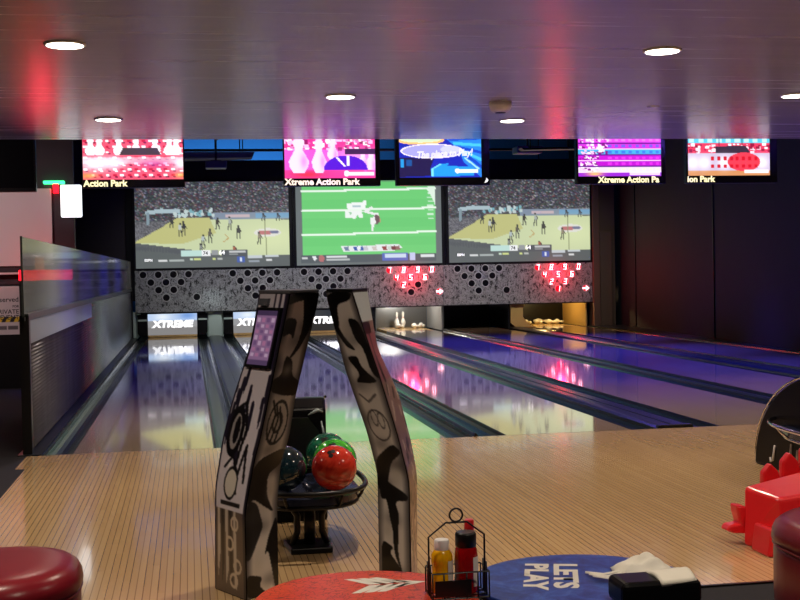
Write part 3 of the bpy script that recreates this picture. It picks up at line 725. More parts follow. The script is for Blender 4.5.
# ------------------------------------------------------------------ left side area
m = MB(); m.box(-6.5, -.79, 6.40, 6.45, 1.50, 2.47); tag(m.build('wall_board', M['white']), 'blank pinkish white board on the left wall below the dark television', 'board')
t = empty('service_counter', (-2.6, 5.9, 0), 'dark counter below the white board at the left edge', 'counter')
m = MB(); m.box(-4.5, -.80, 5.95, 6.38, 0, 1.27); m.build('body', M['black'], t)
m = MB(); m.box(-4.5, -.78, 5.90, 6.38, 1.27, 1.30); m.build('countertop', M['leftwall'], t)
m = MB(); m.box(-4.5, -.80, 6.30, 6.39, 1.395, 1.42); m.build('shelf_lip', M['white'], t)
t = empty('wall_lamp', (-.54, 6.42, 2.1), 'glaring white lamp box high on the left wall', 'lamp')
m = MB(); m.box(-.67, -.41, 6.33, 6.38, 2.10, 2.51); m.build('lit_face', M['lampwhite'], t, bevel=.02)
m = MB(); m.box(-.66, -.42, 6.38, 6.45, 2.11, 2.50); m.build('housing', M['grey'], t)
t = empty('exit_light', (-.78, 6.40, 2.47), 'small green and red lit sign beside the glaring wall lamp', 'sign')
m = MB(); m.box(-.88, -.62, 6.36, 6.45, 2.525, 2.565); m.build('green_strip', M['green_lit'], t, bevel=.01)
m = MB(); m.box(-.76, -.70, 6.37, 6.45, 2.41, 2.525); m.build('red_tab', M['red_lit'], t)
t = empty('added_red_glow', (-.9, 5.8, 1.25), 'added red glow standing in for a reflection on the clear partition', 'added glow')  # added glowing stand-in for a red reflection on the acrylic
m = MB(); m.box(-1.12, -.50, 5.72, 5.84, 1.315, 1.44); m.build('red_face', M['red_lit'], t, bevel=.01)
m = MB(); m.box(-.93, -.83, 5.73, 5.80, 1.44, 1.60); m.build('orange_tab', mat('orange added glow', (255,150,90), .4, emit=(255,150,90), estr=1.1), t)
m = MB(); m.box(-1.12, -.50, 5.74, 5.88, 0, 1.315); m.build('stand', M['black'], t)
# printed sign on the counter front
cv = Canvas(70, 66, (206,196,196)); cv.rect(0, .64, 1, .74, (26,24,24))
for q in range(-1, 6): cv.poly([(.02+.2*q,.74),(.12+.2*q,.74),(.20+.2*q,.64),(.10+.2*q,.64)], (232,196,40))
cv.rect(.28,.82,.93,.89,(96,90,90)); cv.rect(.42,.82,.45,.89,(206,196,196)); cv.rect(.66,.82,.69,.89,(206,196,196))
t = empty('event_sign', (-1.36, 5.94, .66), 'pale printed sign with a black and yellow stripe on the dark counter', 'sign')
sg = painted('sign_face', lambda u, v: (-1.62+u*.48, 5.935, .66+v*.60), cv.a, M['signprint'], t)
m = MB(); m.box(-1.62, -1.14, 5.937, 5.948, .66, 1.26); m.build('sign_board', M['white'], t)
for s, z_, sz in [('Reserved', 1.06, .085), ('FOR', .99, .04), ('PRIVATE', .915, .075), ('EVENT', .845, .075)]:
    text('lettering', s, sz, M['darktext'], basis((-1.155, 5.932, z_), (1,0,0), (0,0,1)), sg, bold=.001, align='RIGHT')

# ------------------------------------------------------------------ bowling pins
def make_pin(x, y, z, lab, tilt=None, first=[None]):
    pr = [(.026,0),(.029,.02),(.04,.06),(.0575,.10),(.0605,.115),(.056,.15),(.042,.19),(.028,.225),(.0235,.25),(.024,.275),(.030,.31),(.0325,.335),(.029,.36),(.018,.376),(.004,.381)]
    if first[0] is None:
        t = empty('bowling_pin', (0,0,0), lab, 'bowling pin', 'bowling pins')
        MB().lathe(pr, n=20).build('body', M['pin'], t, local=True)
        MB().lathe([(.0292,.219),(.0288,.226)], n=20).lathe([(.0252,.24),(.0246,.247)], n=20).build('stripe', M['pinred'], t, local=True)
        first[0] = t
    else:
        t = copy_tree(first[0]); t['label'] = lab
    t.location = (x, y, z); t.rotation_euler = (0,0,0) if tilt is None else tilt
dx = 5.233
make_pin(dx+.47, 18.75, .001, 'white pin standing upright, left of the two standing pins')
make_pin(dx+.62, 18.75, .001, 'white pin standing upright, right of the two standing pins')
make_pin(dx+.42, 18.62, .06, 'white pin lying at the foot of the two standing pins', (PI/2, 0, .3))
make_pin(dx+.80, 18.55, .06, 'toppled white pin lying right of the two standing pins', (PI/2, 0, .25))
make_pin(dx+1.0, 18.7, .06, 'toppled white pin nearest the right wall of the lit pit', (PI/2, 0, .1))
for k, (ox, oy, rz, lab) in enumerate([(.16,18.75,.2,'leftmost toppled pin in the yellow lit pit'), (.5,19.1,1.3,'second toppled pin from the left in the yellow lit pit'), (.42,18.72,.2,'middle toppled pin in the yellow lit pit'), (.68,18.7,.5,'fourth toppled pin from the left in the yellow lit pit'), (.92,18.75,.3,'rightmost toppled pin in the yellow lit pit')]):
    make_pin(8.628+ox, oy, .061, lab, (PI/2, 0, rz))

# ------------------------------------------------------------------ pylons with airbrushed art
def interp(zs, xs): return lambda z: float(np.interp(z, zs, xs))
def smooth_interp(zs, xs):
    g = np.linspace(0, 1.27, 128); y = np.interp(g, zs, xs)
    for _ in range(14): y[1:-1] = (y[:-2]+2*y[1:-1]+y[2:])/4
    return lambda z: float(np.interp(z, g, y))
H = 1.258
Lp = [smooth_interp([0,.437,.559,.636,.794,1.042,1.26],[.979,.989,1.011,1.024,1.067,1.152,1.196]), smooth_interp([0,.355,.469,.587,.66,1.26],[1.101,1.101,1.123,1.147,1.17,1.308]), smooth_interp([0,.376,.558,.633,.815,1.242],[1.24,1.242,1.264,1.297,1.329,1.441])]
Rp = [smooth_interp([0,.456,.612,.813,1.004,1.254],[1.853,1.861,1.834,1.784,1.699,1.658]), smooth_interp([0,.46,.652,.883,1.086,1.267],[1.787,1.788,1.744,1.678,1.615,1.561]), smooth_interp([0,.476,.662,.908,1.242],[1.679,1.68,1.636,1.554,1.475])]
YS = (-4.28, -4.51, -4.35)
def base_art(w, h, a=(244,236,228), edge=(44,40,44)):
    cv = Canvas(w, h, a); e = np.minimum(cv.X, 1-cv.X)
    cv.put(np.clip(1-e/.22, 0, 1)*.85, edge)
    r = np.random.default_rng(3); 
    for _ in range(14): cv.soft(r.random(), r.random(), .35, .03, (90,84,84), .5)
    return cv
K = (14,13,16)
def art_left_front():
    cv = base_art(48, 420)
    V = lambda p: [(x, (y-294)/306.0) for x, y in p]          # rows counted along the face
    cv.blob(V([(0,294),(1,294),(1,300),(.3,302),(0,306)]), K)
    cv.blob(V([(.45,296),(1,298),(.95,330),(.7,352),(.35,364),(.62,345),(.66,325)]), K)
    cv.blob(V([(.02,318),(.42,320),(.42,342),(.28,334),(.0,338)]), K)
    cv.blob(V([(.28,356),(.56,362),(.66,378),(1,386),(1,400),(.5,398),(0,392),(.0,380),(.28,376)]), K)
    cv.soft(.45, (372-294)/306, .25, .03, (226,216,204), .6); cv.soft(.2, (348-294)/306, .3, .03, (220,210,200), .7)
    # abstract swirl medallion
    cv.soft(.45, (425-294)/306, .42, .075, (206,196,184), .9); cv.ell(.48, (425-294)/306, .36, .075, K, .8, .86); cv.ell(.48, (425-294)/306, .18, .036, K, .8, .72)
    for k in range(3): cv.line(V([(.2+.14*k,402+4*k),(.36+.12*k,416+5*k),(.22+.14*k,440+3*k)]), .03, K, .85, 6)
    cv.blob(V([(0,462),(1,452),(1,470),(.55,478),(.62,500),(.9,520),(.55,510),(.2,500),(0,505)]), K)
    cv.soft(.75, (495-294)/306, .2, .04, (222,212,202), .8)
    cv.blob(V([(.0,500),(.35,506),(.55,530),(.35,545),(.15,560),(0,562)]), K, .85)
    cv.blob(V([(1,520),(.72,540),(.55,562),(.68,556),(.78,575),(.9,600),(1,600)]), K); cv.soft(.35, (570-294)/306, .25, .05, (230,222,212), .9)
    cv.blob(V([(0,575),(.5,582),(.38,590),(.62,600),(0,600)]), K)
    return cv.blur(1).a
def art_right_front():
    cv = base_art(48, 420, (222,214,206), (44,40,44))
    V = lambda p: [(x, (y-294)/290.0) for x, y in p]
    cv.blob(V([(0,294),(1,294),(.8,302),(.3,306),(.2,330),(0,322)]), K)
    cv.blob(V([(.55,318),(.95,322),(1,380),(.8,372),(.78,348),(.6,340)]), K)
    cv.blob(V([(.05,312),(.22,335),(.55,352),(.25,348),(0,330)]), K)
    cv.blob(V([(.15,358),(.5,356),(.55,368),(.95,382),(.2,384),(.45,374)]), K); cv.soft(.4, (335-294)/290, .2, .04, (196,184,172), .7)
    # abstract oval line work
    c = (58,52,52)
    cv.ell(.5, (425-294)/290, .34, .055, c, .8, .88); cv.ell(.42, (418-294)/290, .1, .03, c, .7, .75); cv.ell(.62, (420-294)/290, .1, .03, c, .7, .75); cv.line(V([(.2,395),(.42,402),(.7,394)]), .025, c, .7, 6)
    cv.blob(V([(.0,462),(.75,442),(1,450),(.55,462),(.35,480),(.28,500),(.1,500)]), K)
    cv.blob(V([(0,476),(.95,492),(.95,498),(.55,500),(.7,515),(.55,540),(.4,520),(.3,500),(0,488)]), K)
    cv.soft(.62, (475-294)/290, .2, .03, (206,198,188), .8); cv.soft(.3, (530-294)/290, .22, .03, (190,182,172), .7)
    cv.blob(V([(.45,515),(.66,525),(.62,552),(.78,572),(.5,552)]), K); cv.blob(V([(.1,540),(.5,546),(.35,552),(.7,565),(.9,584),(.1,584)]), K)
    return cv.blur(1).a
def art_left_side():
    cv = Canvas(56, 420, (206,200,210)); r = np.random.default_rng(8)
    for _ in range(16):
        x = r.random(); y = .22+.3*r.random(); h = .05+.14*r.random(); cv.blob([(x-.05,y),(x+.04,y),(x+.05,y+h*.6),(x,y+h),(x-.03,y+h*.7)], (36,32,50) if r.random() < .6 else (230,224,226))
    for x in (.55,.72,.88): cv.rect(x, .0, x+.06, .25, (48,40,66))
    cv.rect(0, 0, .06, 1, (40,34,54)); cv.rect(.92, .0, 1, 1, (34,30,40))
    cv.ell(.32, .46, .22, .085, (20,18,22)); cv.ell(.32, .46, .13, .06, (150,144,146)); cv.ell(.34, .455, .08, .045, (20,18,22))
    cv.line([(.1,.40),(.45,.36),(.6,.45),(.5,.58),(.62,.66)], .035, (24,22,26), 1, 7); cv.line([(.2,.58),(.4,.54),(.6,.6),(.72,.5),(.8,.62)], .03, (24,22,26), 1, 7)
    cv.ell(.45, .63, .17, .05, (206,200,190)); cv.ell(.45,.63,.2,.056,(22,20,24),1,.82); cv.rect(.2,.69,.8,.705,(26,24,28))
    cv.rect(.06,.72,.92,1,(92,78,70))
    for k in range(5): cv.poly([(.1+.13*k,.72),(.18+.13*k,.72),(.2+.13*k,.86+.03*k),(.12+.13*k,.97)], (188,176,162) if k % 2 == 0 else (40,34,32))
    for x, y in [(.66,.76),(.5,.83),(.74,.9),(.62,.95)]: cv.ell(x, y, .13, .026, (196,180,160), 1, .6)
    return cv.blur(1).a
def art_right_side():
    cv = Canvas(30, 420, (150,120,112)); r = np.random.default_rng(9)
    for _ in range(60):
        x = r.random(); y = .28+.7*r.random(); cv.line([(x,y),(x+.3*(r.random()-.5),y+.03)], .05, (52,34,34) if r.random() < .6 else (206,186,170), 1, 12)
    cv.rect(0,.0,1,.10,(206,214,218)); cv.rect(0,.10,.6,.14,(16,14,16)); cv.rect(.0,.14,1,.3,(150,96,104)); cv.line([(.3,.12),(.35,.3)], .09, (30,22,26), 1, 12)
    return cv.blur(1).a
def pylon(P, side):
    lab = 'left airbrushed pylon with a touchscreen on its outer face' if side < 0 else 'right airbrushed pylon leaning left, in front of the ball return'
    cx = 1.11 if side < 0 else 1.77
    t = empty('bowler_console', (cx, -4.4, 0), lab, 'console', 'pair of leaning airbrushed pylons')
    n = 60; m = MB(); vs = []
    yin = .004
    for j in range(n+1):
        z = H*j/n; p0, p1, p2 = (f(z) for f in P)
        vs += [(p0, YS[0], z), (p1, YS[1]+yin, z), (p2, YS[2], z), (p2+(p0-p1)*.75, YS[2]+(YS[0]-YS[1])*.8, z)]
    fs = [(j*4+k, j*4+(k+1) % 4, (j+1)*4+(k+1) % 4, (j+1)*4+k) for j in range(n) for k in range(4)]
    m.add(vs, fs, 0, False); m.add(vs, [(3,2,1,0), (n*4,n*4+1,n*4+2,n*4+3)], 0)
    m.build('body', M['blackgloss'], t)
    m = MB(); top = [vs[n*4+k] for k in range(4)]; ctr = Vector((sum(q[0] for q in top)/4, sum(q[1] for q in top)/4, 0))
    ring = [((Vector((q[0], q[1], 0))-ctr)*1.03+ctr) for q in top]
    m.prism([(q.x, q.y) for q in ring], 2, H+.0005, H+.014); m.build('top_cap', M['grey'] if side < 0 else M['black'], t, bevel=.003)
    def face(fa, ya, fb, yb, e):
        def fn(u, v):
            z = .004 + v*(H-.006); xa, xb = fa(z), fb(z)
            d = Vector((xb-xa, yb-ya, 0)); nrm = Vector((d.y, -d.x, 0)).normalized()
            if nrm.y > 0: nrm = -nrm
            return Vector((xa+(xb-xa)*u, ya+(yb-ya)*u, z)) + nrm*e
        return fn
    if side < 0:
        so = face(P[0], YS[0], P[1], YS[1]+yin, .003); fr = face(P[1], YS[1]+yin, P[2], YS[2], .003)
        painted('side_art', so, art_left_side(), M['art'], t); painted('front_art', fr, art_left_front(), M['art'], t)
        bz = face(P[0], YS[0], P[1], YS[1]+yin, .016); sc = face(P[0], YS[0], P[1], YS[1]+yin, .0185)
        m = MB()
        def slab(u0, u1, v0, v1, f0, f1):
            q = MB()
            n_ = 14; c = []
            for j in range(n_+1):
                v = v0+(v1-v0)*j/n_; c += [f0(u0,v), f0(u1,v), f1(u1,v), f1(u0,v)]
            q.add(c, [(j*4+k, j*4+(k+1) % 4, (j+1)*4+(k+1) % 4, (j+1)*4+k) for j in range(n_) for k in range(4)] + [(3,2,1,0), (n_*4,n_*4+1,n_*4+2,n_*4+3)]); return q
        tp = slab(.12, .90, .755, .955, so, bz).build('touchscreen', M['black'], t)
        cv = Canvas(26, 50, (150,110,150)); cv.rect(0,0,1,.1,(70,50,86)); cv.rect(0,.9,1,1,(90,66,104))
        for q in range(7):
            for p in range(4): cv.rect(.07+.23*p, .15+.105*q, .25+.23*p, .22+.105*q, [(206,170,200),(120,84,130),(186,120,160)][(p*2+q) % 3])
        painted('display', lambda u, v: sc(.18+.66*u, .765+.18*v), cv.a, M['touch'], tp)
        slab(.14, .42, .962, .985, so, bz).build('speaker_slot', M['grey'], t)
    else:
        so = face(P[1], YS[1]+yin, P[0], YS[0], .003); fr = face(P[2], YS[2], P[1], YS[1]+yin, .003)
        painted('side_art', so, art_right_side(), M['art'], t); painted('front_art', fr, art_right_front(), M['art'], t)
pylon(Lp, -1); pylon(Rp, 1)

# ------------------------------------------------------------------ ball returns
def ball_return(cx, yr, lab, metal, rack_y, graf, rx=.285, ry=.42, rz=.315, tap=.09):
    t = empty('ball_return', (cx, yr, 0), lab, 'ball return', 'ball returns')
    # hood: quarter-round side outline, from the lane side up and over towards the players
    hw = .245; hl = 1.1; hh = .66
    n = 16
    arc = [(yr - hl*.9*(1-math.cos(PI/2*i/n))*.95, hh*math.sin(PI/2*i/n)) for i in range(n+1)]
    out = [(yr, 0)] + arc[1:] + [(yr-hl*.95, hh*.93), (yr-hl*.98, hh*.6), (yr-hl*.92, .30), (yr-hl*.92, 0)]
    m = MB(); wd = lambda y: hw - (yr-y)/hl*tap
    k_ = len(out); vs = [(cx-wd(q[0]), q[0], q[1]) for q in out] + [(cx+wd(q[0]), q[0], q[1]) for q in out]
    m.add(vs, [tuple(range(k_)), tuple(range(2*k_-1, k_-1, -1))] + [(i, (i+1) % k_, k_+(i+1) % k_, k_+i) for i in range(k_)]); m.build('hood', M['blackgloss'], t, bevel=.018, segs=3)
    for sx in (-1, 1):
        m = MB()
        m.tube([(cx+sx*(wd(q[0])+.003), q[0], q[1]+.004) for q in arc[1:]], .007, 6); m.build('edge_trim', M['chrome'], t)
    # mouth of the return and painted strokes on the player side
    yf = yr-hl*.985
    m = MB(); m.prism([(cx-.12,.33),(cx+.12,.33),(cx+.115,.50),(cx+.06,.57),(cx-.06,.57),(cx-.115,.50)], 1, yf-.012, yf+.05); m.build('mouth', M['black'], t)
    for sx in (-1, 1):
        m = MB(); m.tube([(cx+sx*.14,yf-.004,.60),(cx+sx*.11,yf-.004,.61),(cx+sx*.06,yf-.006,.585)], [.004,.012,.003], 6); m.tube([(cx+sx*.14,yf-.004,.36),(cx+sx*.145,yf-.004,.46),(cx+sx*.13,yf-.004,.55)], [.003,.008,.003], 6)
        m.build('painted_stroke', M['sheet'], t)
    if graf:
        xs = cx-hw-.003
        for pts in ([(yr-.30,.16),(yr-.27,.06),(yr-.24,.05),(yr-.235,.075)], [(yr-.52,.20),(yr-.50,.06),(yr-.54,.05)], [(yr-.6,.17),(yr-.58,.05)]):
            m = MB(); m.tube([(xs, a, z) for a, z in pts], .008, 6); m.build('painted_stroke', M['white'], t)
    # rack
    ry0 = rack_y
    N_ = 48
    el = lambda k, s=1.0, z=rz: (cx+rx*s*math.copysign(abs(math.cos(k))**.75, math.cos(k)), ry0+ry*s*math.copysign(abs(math.sin(k))**.75, math.sin(k)), z)
    m = MB(); m.tube([el(2*PI*k/N_) for k in range(N_)], .013, 8, closed=True); rk = m.build('rack_rail', metal, t)
    m = MB(); m.tube([el(2*PI*k/N_, .86, rz-.075) for k in range(N_)], .011, 8, closed=True); m.build('lower_rail', metal, t)
    m = MB()
    m.prism([el(2*PI*k/N_, .88, 0)[:2] for k in range(N_)], 2, rz-.062, rz-.03); m.build('tray', M['tray'], t)
    for k in range(8):
        a = 2*PI*(k+.5)/8; m = MB(); q0 = el(a); q1 = el(a, .86, rz-.075); m.tube([q0, ((q0[0]+q1[0])/2*1.0+.0, (q0[1]+q1[1])/2, rz-.045), q1], .008, 6); m.build('rail_bracket', metal, t)
    for xx in (-.1, 0, .1):
        m = MB(); m.tube([(cx+xx, ry0-ry*.7, rz-.016), (cx+xx, ry0+ry*.8, rz-.016)], .012, 8); m.build('ball_runner', M['tray'], t)
    # pedestal
    py = ry0-.15
    m = MB(); m.prism([(cx-.10,py-.10),(cx+.10,py-.10),(cx+.12,py+.12),(cx-.12,py+.12)], 2, 0, .03); m.build('foot_plate', M['blackmetal'], t, bevel=.006)
    for sx in (-1, 0, 1):
        m = MB()
        pts = [(cx+sx*.085,py,.03),(cx+sx*.06,py,.09),(cx+sx*.06,py,.17),(cx+sx*.105,py,.245)] if sx else [(cx,py,.03),(cx,py,.245)]
        m.tube(pts, .016 if sx else .028, 8); m.build('leg', metal, t)
    m = MB(); m.box(cx-.15, cx+.15, py-.05, py+.05, .238, .254); m.build('cross_bar', M['blackmetal'], t)
    return t
M['tray'] = mat('dark blue grey tray', (34,40,64), .25, coat=.3)
ball_return(1.446, -1.97, 'black ball return between the two airbrushed pylons, balls on its rack', M['blackmetal'], -3.50, False)
ball_return(4.87, -1.86, 'black and chrome ball return at the right edge of the approach', M['chrome'], -2.95, True, .46, .85, .34, .0)

def ball(x, y, z, c1, c2, lab):
    def f(nt, b):
        nt.links.new(ramp(nt, noise(nt, coords(nt), 9, 5, .65, 1.2), [(.35, c1), (.65, c2)]), b.inputs['Base Color'])
    mt = mat('bowling ball resin ' + lab.split()[0], c1, .12, coat=.7, build=f)
    t = empty('bowling_ball', (x, y, z), lab, 'bowling ball', 'bowling balls on the rack')
    m = MB(); R = .108; n = 32
    m.lathe([(max(R*math.sin(PI*i/n), .0004), -R*math.cos(PI*i/n)) for i in range(n+1)], (x,y,z), 40); m.build('shell', mt, t)
    for a, e in ((.5,.9),(.72,.95),(.62,.72)):
        d = Vector((math.cos(e)*math.sin(a-.9), -math.cos(e)*math.cos(a-.9), math.sin(e))); 
        m = MB(); m.lathe([(.0115,-.004),(.0115,.0006)], Vector((x,y,z))+d*R, 14, 0, d.to_track_quat('Z','Y').to_matrix()); m.build('finger_hole', M['black'], t)
ball(1.557, -3.775, .412, (188,30,24), (226,74,52), 'red bowling ball at the front of the rack')
ball(1.588, -3.545, .412, (18,130,40), (96,210,70), 'bright green bowling ball behind the red one')
ball(1.575, -3.315, .412, (14,66,58), (40,120,86), 'dark teal bowling ball behind the bright green one')
ball(1.325, -3.72, .412, (12,24,34), (26,48,56), 'near-black navy bowling ball behind the left pylon')

# ------------------------------------------------------------------ tables and what stands on them
ZT = .45
def table(cx, cy, R, mt, lab):
    t = empty('lounge_table', (cx, cy, 0), lab, 'table', 'round low tables')
    m = MB(); m.lathe([(R-.006,ZT-.028),(R,ZT-.022),(R,ZT-.004),(R-.004,ZT)], (cx,cy,0), 72); m.build('tabletop', mt, t)
    m = MB(); m.lathe([(R-.02,ZT-.036),(R+.001,ZT-.027),(R+.0015,ZT-.01),(R-.01,ZT-.03)], (cx,cy,0), 72); m.build('edge_band', M['black'], t)
    m = MB(); m.lathe([(.04,.02),(.04,ZT-.03)], (cx,cy,0), 20); m.build('column', M['blackmetal'], t)
    m = MB(); m.lathe([(.2,0),(.2,.012),(.05,.03)], (cx,cy,0), 36); m.build('foot', M['blackmetal'], t)
    return t
tr = table(1.355, -6.24, .308, M['tablered'], 'round orange red table with a white arrow, bottom of the view')
tb = table(1.985, -6.20, .318, M['tableblue'], 'round blue table with white lettering')
top = [c for c in tr.children if c.name.startswith('tabletop')][0]
m = MB(); zz = ZT+.0006
ax, ay = 1.425, -6.105       # feathered arrow pointing right
def strip(pts): m.add([(ax+a, ay+b_, zz) for a, b_ in pts], [tuple(range(len(pts)))])
for q in (1, -1):
    for k in range(3):
        x0 = -.105 + .036*k
        strip([(x0, q*.080), (x0+.026, q*.080), (x0+.115, q*.004), (x0+.062, q*.004)] if q > 0 else [(x0, q*.080), (x0+.062, q*.004), (x0+.115, q*.004), (x0+.026, q*.080)])
strip([(.012, -.052), (.125, 0), (.012, .052), (.062, .004), (.062, -.004)])
m.build('arrow_print', M['inlay'], top, recalc=False)
top = [c for c in tb.children if c.name.startswith('tabletop')][0]
mt_ = lambda o: basis(o, (-.29,-.957,0), (.957,-.29,0))
text('lettering', "LETS", .092, M['inlay'], mt_((1.965, -5.995, ZT+.0008)), top, bold=.004, sx=1.5)
text('lettering', 'PLAY', .092, M['inlay'], mt_((1.883, -5.972, ZT+.0008)), top, bold=.004, sx=1.42)

# condiment caddy
cx, cy = 1.602, -6.275
t = empty('condiment_caddy', (cx, cy, ZT), 'black wire caddy holding sauce bottles on the red table', 'caddy')
wr = .0025; x0, x1, y0, y1 = cx-.078, cx+.078, cy-.05, cy+.05
m = MB()
for z in (ZT+.006, ZT+.075): m.tube([(x0,y0,z),(x1,y0,z),(x1,y1,z),(x0,y1,z)], wr, 6, closed=True)
for xx in np.linspace(x0, x1, 6):
    for yy in (y0, y1): m.tube([(xx,yy,ZT+.003),(xx,yy,ZT+.075)], wr*.9, 6)
for yy in (cy-.02, cy+.02):
    for xx in (x0, x1): m.tube([(xx,yy,ZT+.003),(xx,yy,ZT+.095)], wr*.9, 6)
    m.tube([(x0,yy,ZT+.006),(x1,yy,ZT+.006)], wr, 6)
m.build('basket', M['blackmetal'], t)
m = MB(); m.tube([(x0,cy,ZT+.004),(x0,cy,ZT+.165),(cx-.03,cy,ZT+.202),(cx+.03,cy,ZT+.202),(x1,cy,ZT+.165),(x1,cy,ZT+.004)], wr*1.1, 8); m.build('handle', M['blackmetal'], t)
m = MB(); m.tube([(cx+.018*math.cos(2*PI*k/24), cy, ZT+.222+.018*math.sin(2*PI*k/24)) for k in range(24)], wr*1.1, 8, closed=True); m.build('ring', M['blackmetal'], t)
m = MB(); m.box(cx-.072, cx+.028, y0-.004, y0-.001, ZT+.012, ZT+.056); m.build('card_plate', M['black'], t)
def bottle(x, y, prof, mt, lab, capprof, capm, nm, labelarc=None):
    q = empty(nm, (x, y, ZT+.008), lab, 'bottle', 'bottles in the wire caddy')
    m = MB(); m.lathe([(r, z+ZT+.009) for r, z in prof], (x,y,0), 28); m.build('bottle', mt, q)
    m = MB(); m.lathe([(r, z+ZT+.009) for r, z in capprof], (x,y,0), 28); m.build('cap', capm, q)
    if labelarc:
        a0, a1, z0, z1, r = labelarc; k = 10
        m = MB(); m.grid(lambda u, v: (x+r*math.cos(a0+(a1-a0)*u), y+r*math.sin(a0+(a1-a0)*u), ZT+.009+z0+(z1-z0)*v), k, 2); m.build('paper_label', M['label'], q)
    return q
bottle(1.563, -6.262, [(.026,0),(.030,.006),(.030,.045),(.027,.055),(.027,.075),(.030,.085),(.029,.105),(.02,.119),(.016,.122)], M['mustard'], 'yellow mustard bottle with a white cap', [(.0195,.112),(.0205,.114),(.0205,.142),(.018,.146)], M['white'], 'mustard_bottle', (-1.2, -.3, .03, .09, .0306))
bottle(1.628, -6.275, [(.028,0),(.032,.008),(.032,.10),(.030,.118),(.024,.132),(.020,.136)], M['ketchup'], 'dark red ketchup bottle with a black cap', [(.0275,.126),(.029,.128),(.029,.160),(.026,.166)], M['black'], 'ketchup_bottle', (-1.15, .1, .02, .10, .0326))
bottle(1.652, -6.215, [(.016,0),(.018,.006),(.018,.10),(.010,.14),(.008,.165)], M['ketchup'], 'slim sauce bottle with a red cap, behind the ketchup', [(.013,.155),(.014,.157),(.013,.184),(.011,.187)], M['redcap'], 'sauce_bottle')

# napkin and dispenser on the blue table
def nap(u, v):
    s = u*2-1; w = 2*v-1
    x = 2.168 + .085*s + .02*w; y = -6.19 + .075*w - .02*s
    env = max(0, 1-s*s*.9)*max(0, 1-w*w*.9)
    z = ZT+.002 + .05*env**.7 + .010*math.sin(5*s+3*w)*env + .006*math.sin(11*w-4*s)*env
    return (x, y, z)
t = empty('paper_napkin', (2.13,-6.165,ZT), 'crumpled white paper napkin with a long folded tail on the blue table', 'napkin')
m = MB(); m.grid(nap, 24, 18); m.add([nap(i/8, j) for j in (0,) for i in range(9)][:0], []); o = m.build('crumple', M['paper'], t)
md = o.modifiers.new('Solidify', 'SOLIDIFY'); md.thickness = .0015; md.offset = -1
for k in range(3):
    m = MB(); a = .021*k
    pts = [(2.012, -6.14-a*1.6, ZT+.006+.003*k), (2.05, -6.19-a*1.6, ZT+.010+.002*k), (2.085, -6.21-a, ZT+.02), (2.14, -6.185, ZT+.036)]
    def st(u, v, pts=pts):
        i = min(int(u*3), 2); f = u*3-i; q = Vector(pts[i])*(1-f)+Vector(pts[i+1])*f
        return (q.x+.006*(v-.5), q.y+.016*(v-.5), q.z+.004*math.sin(PI*v))
    m.grid(st, 9, 4); o = m.build('folded_tail', M['paper'], t); md = o.modifiers.new('Solidify', 'SOLIDIFY'); md.thickness = .0012
t = empty('napkin_dispenser', (2.09,-6.46,ZT), 'black napkin dispenser with white napkins at the front of the blue table', 'napkin dispenser')
m = MB(); m.box(1.985, 2.205, -6.53, -6.40, ZT+.001, ZT+.07); m.build('case', M['blackgloss'], t, bevel=.018, segs=3)
def nd(u, v):
    a = u; x = 2.09+.10*u; y = -6.535+.12*v + .012*u
    return (x, y, ZT+.073+.016*math.sin(PI*min(1, v*1.1))*(.6+.4*u)-.004*(1-v))
m = MB(); m.grid(nd, 10, 10); o = m.build('napkin_stack', M['paper'], t); md = o.modifiers.new('Solidify', 'SOLIDIFY'); md.thickness = .012; md.offset = -1

# ------------------------------------------------------------------ seats
def rrect(x0, x1, y0, y1, r, n=8):
    pts = []
    for (cx, cy, a0) in ((x1-r,y1-r,0),(x0+r,y1-r,PI/2),(x0+r,y0+r,PI),(x1-r,y0+r,1.5*PI)):
        for k in range(n+1): a = a0+PI/2*k/n; pts.append((cx+r*math.cos(a), cy+r*math.sin(a)))
    return pts
def seat(x0, x1, y0, y1, zt, lab, r, zseam):
    t = empty('lounge_ottoman', ((x0+x1)/2, (y0+y1)/2, 0), lab, 'ottoman', 'burgundy vinyl ottomans')
    def layer(m, prof):
        rings = []
        for ins, z in prof:
            rr = max(r-ins, .02); rings.append([(a, b_, z) for a, b_ in rrect(x0+ins, x1-ins, y0+ins, y1-ins, rr)])
        n = len(rings[0]); vs = sum(rings, [])
        m.add(vs, [(i*n+k, i*n+(k+1) % n, (i+1)*n+(k+1) % n, (i+1)*n+k) for i in range(len(rings)-1) for k in range(n)], 0, True)
        m.add(vs, [tuple(range(n))[::-1], tuple(range((len(rings)-1)*n, len(rings)*n))], 0, True)
    m = MB(); layer(m, [(.02,zseam+.001),(.005,zseam+.006),(0,zseam+.02),(.003,zt-.05),(.015,zt-.025),(.04,zt-.008),(.08,zt-.001),(.14,zt)]); m.build('cushion', M['burgundy'], t)
    m = MB(); layer(m, [(.03,.06),(.015,.07),(.008,.2),(.008,zseam-.02),(.015,zseam-.006),(.03,zseam)]); m.build('base', M['burgundy'], t)
    m = MB(); m.tube([(a, b_, zseam) for a, b_ in rrect(x0+.006, x1-.006, y0+.006, y1-.006, r)], .005, 6, closed=True); m.build('piping', M['burgundy'], t)
    m = MB(); layer(m, [(.05,0),(.05,.058)]); m.build('plinth', M['black'], t)
seat(-.8, .535, -5.78, -5.17, .435, 'burgundy vinyl ottoman in the bottom left corner', .26, .34)
seat(2.875, 3.9, -6.2, -5.28, .45, 'burgundy vinyl ottoman at the right edge beside the red ramp', .38, .36)

# ------------------------------------------------------------------ red children's ball ramp
t = empty('ball_ramp', (3.75, -4.0, 0), 'red plastic bowling ramp with spiky fins at the right edge', 'ball ramp')
def P3(x, y, z): return (x, y, z)
m = MB()
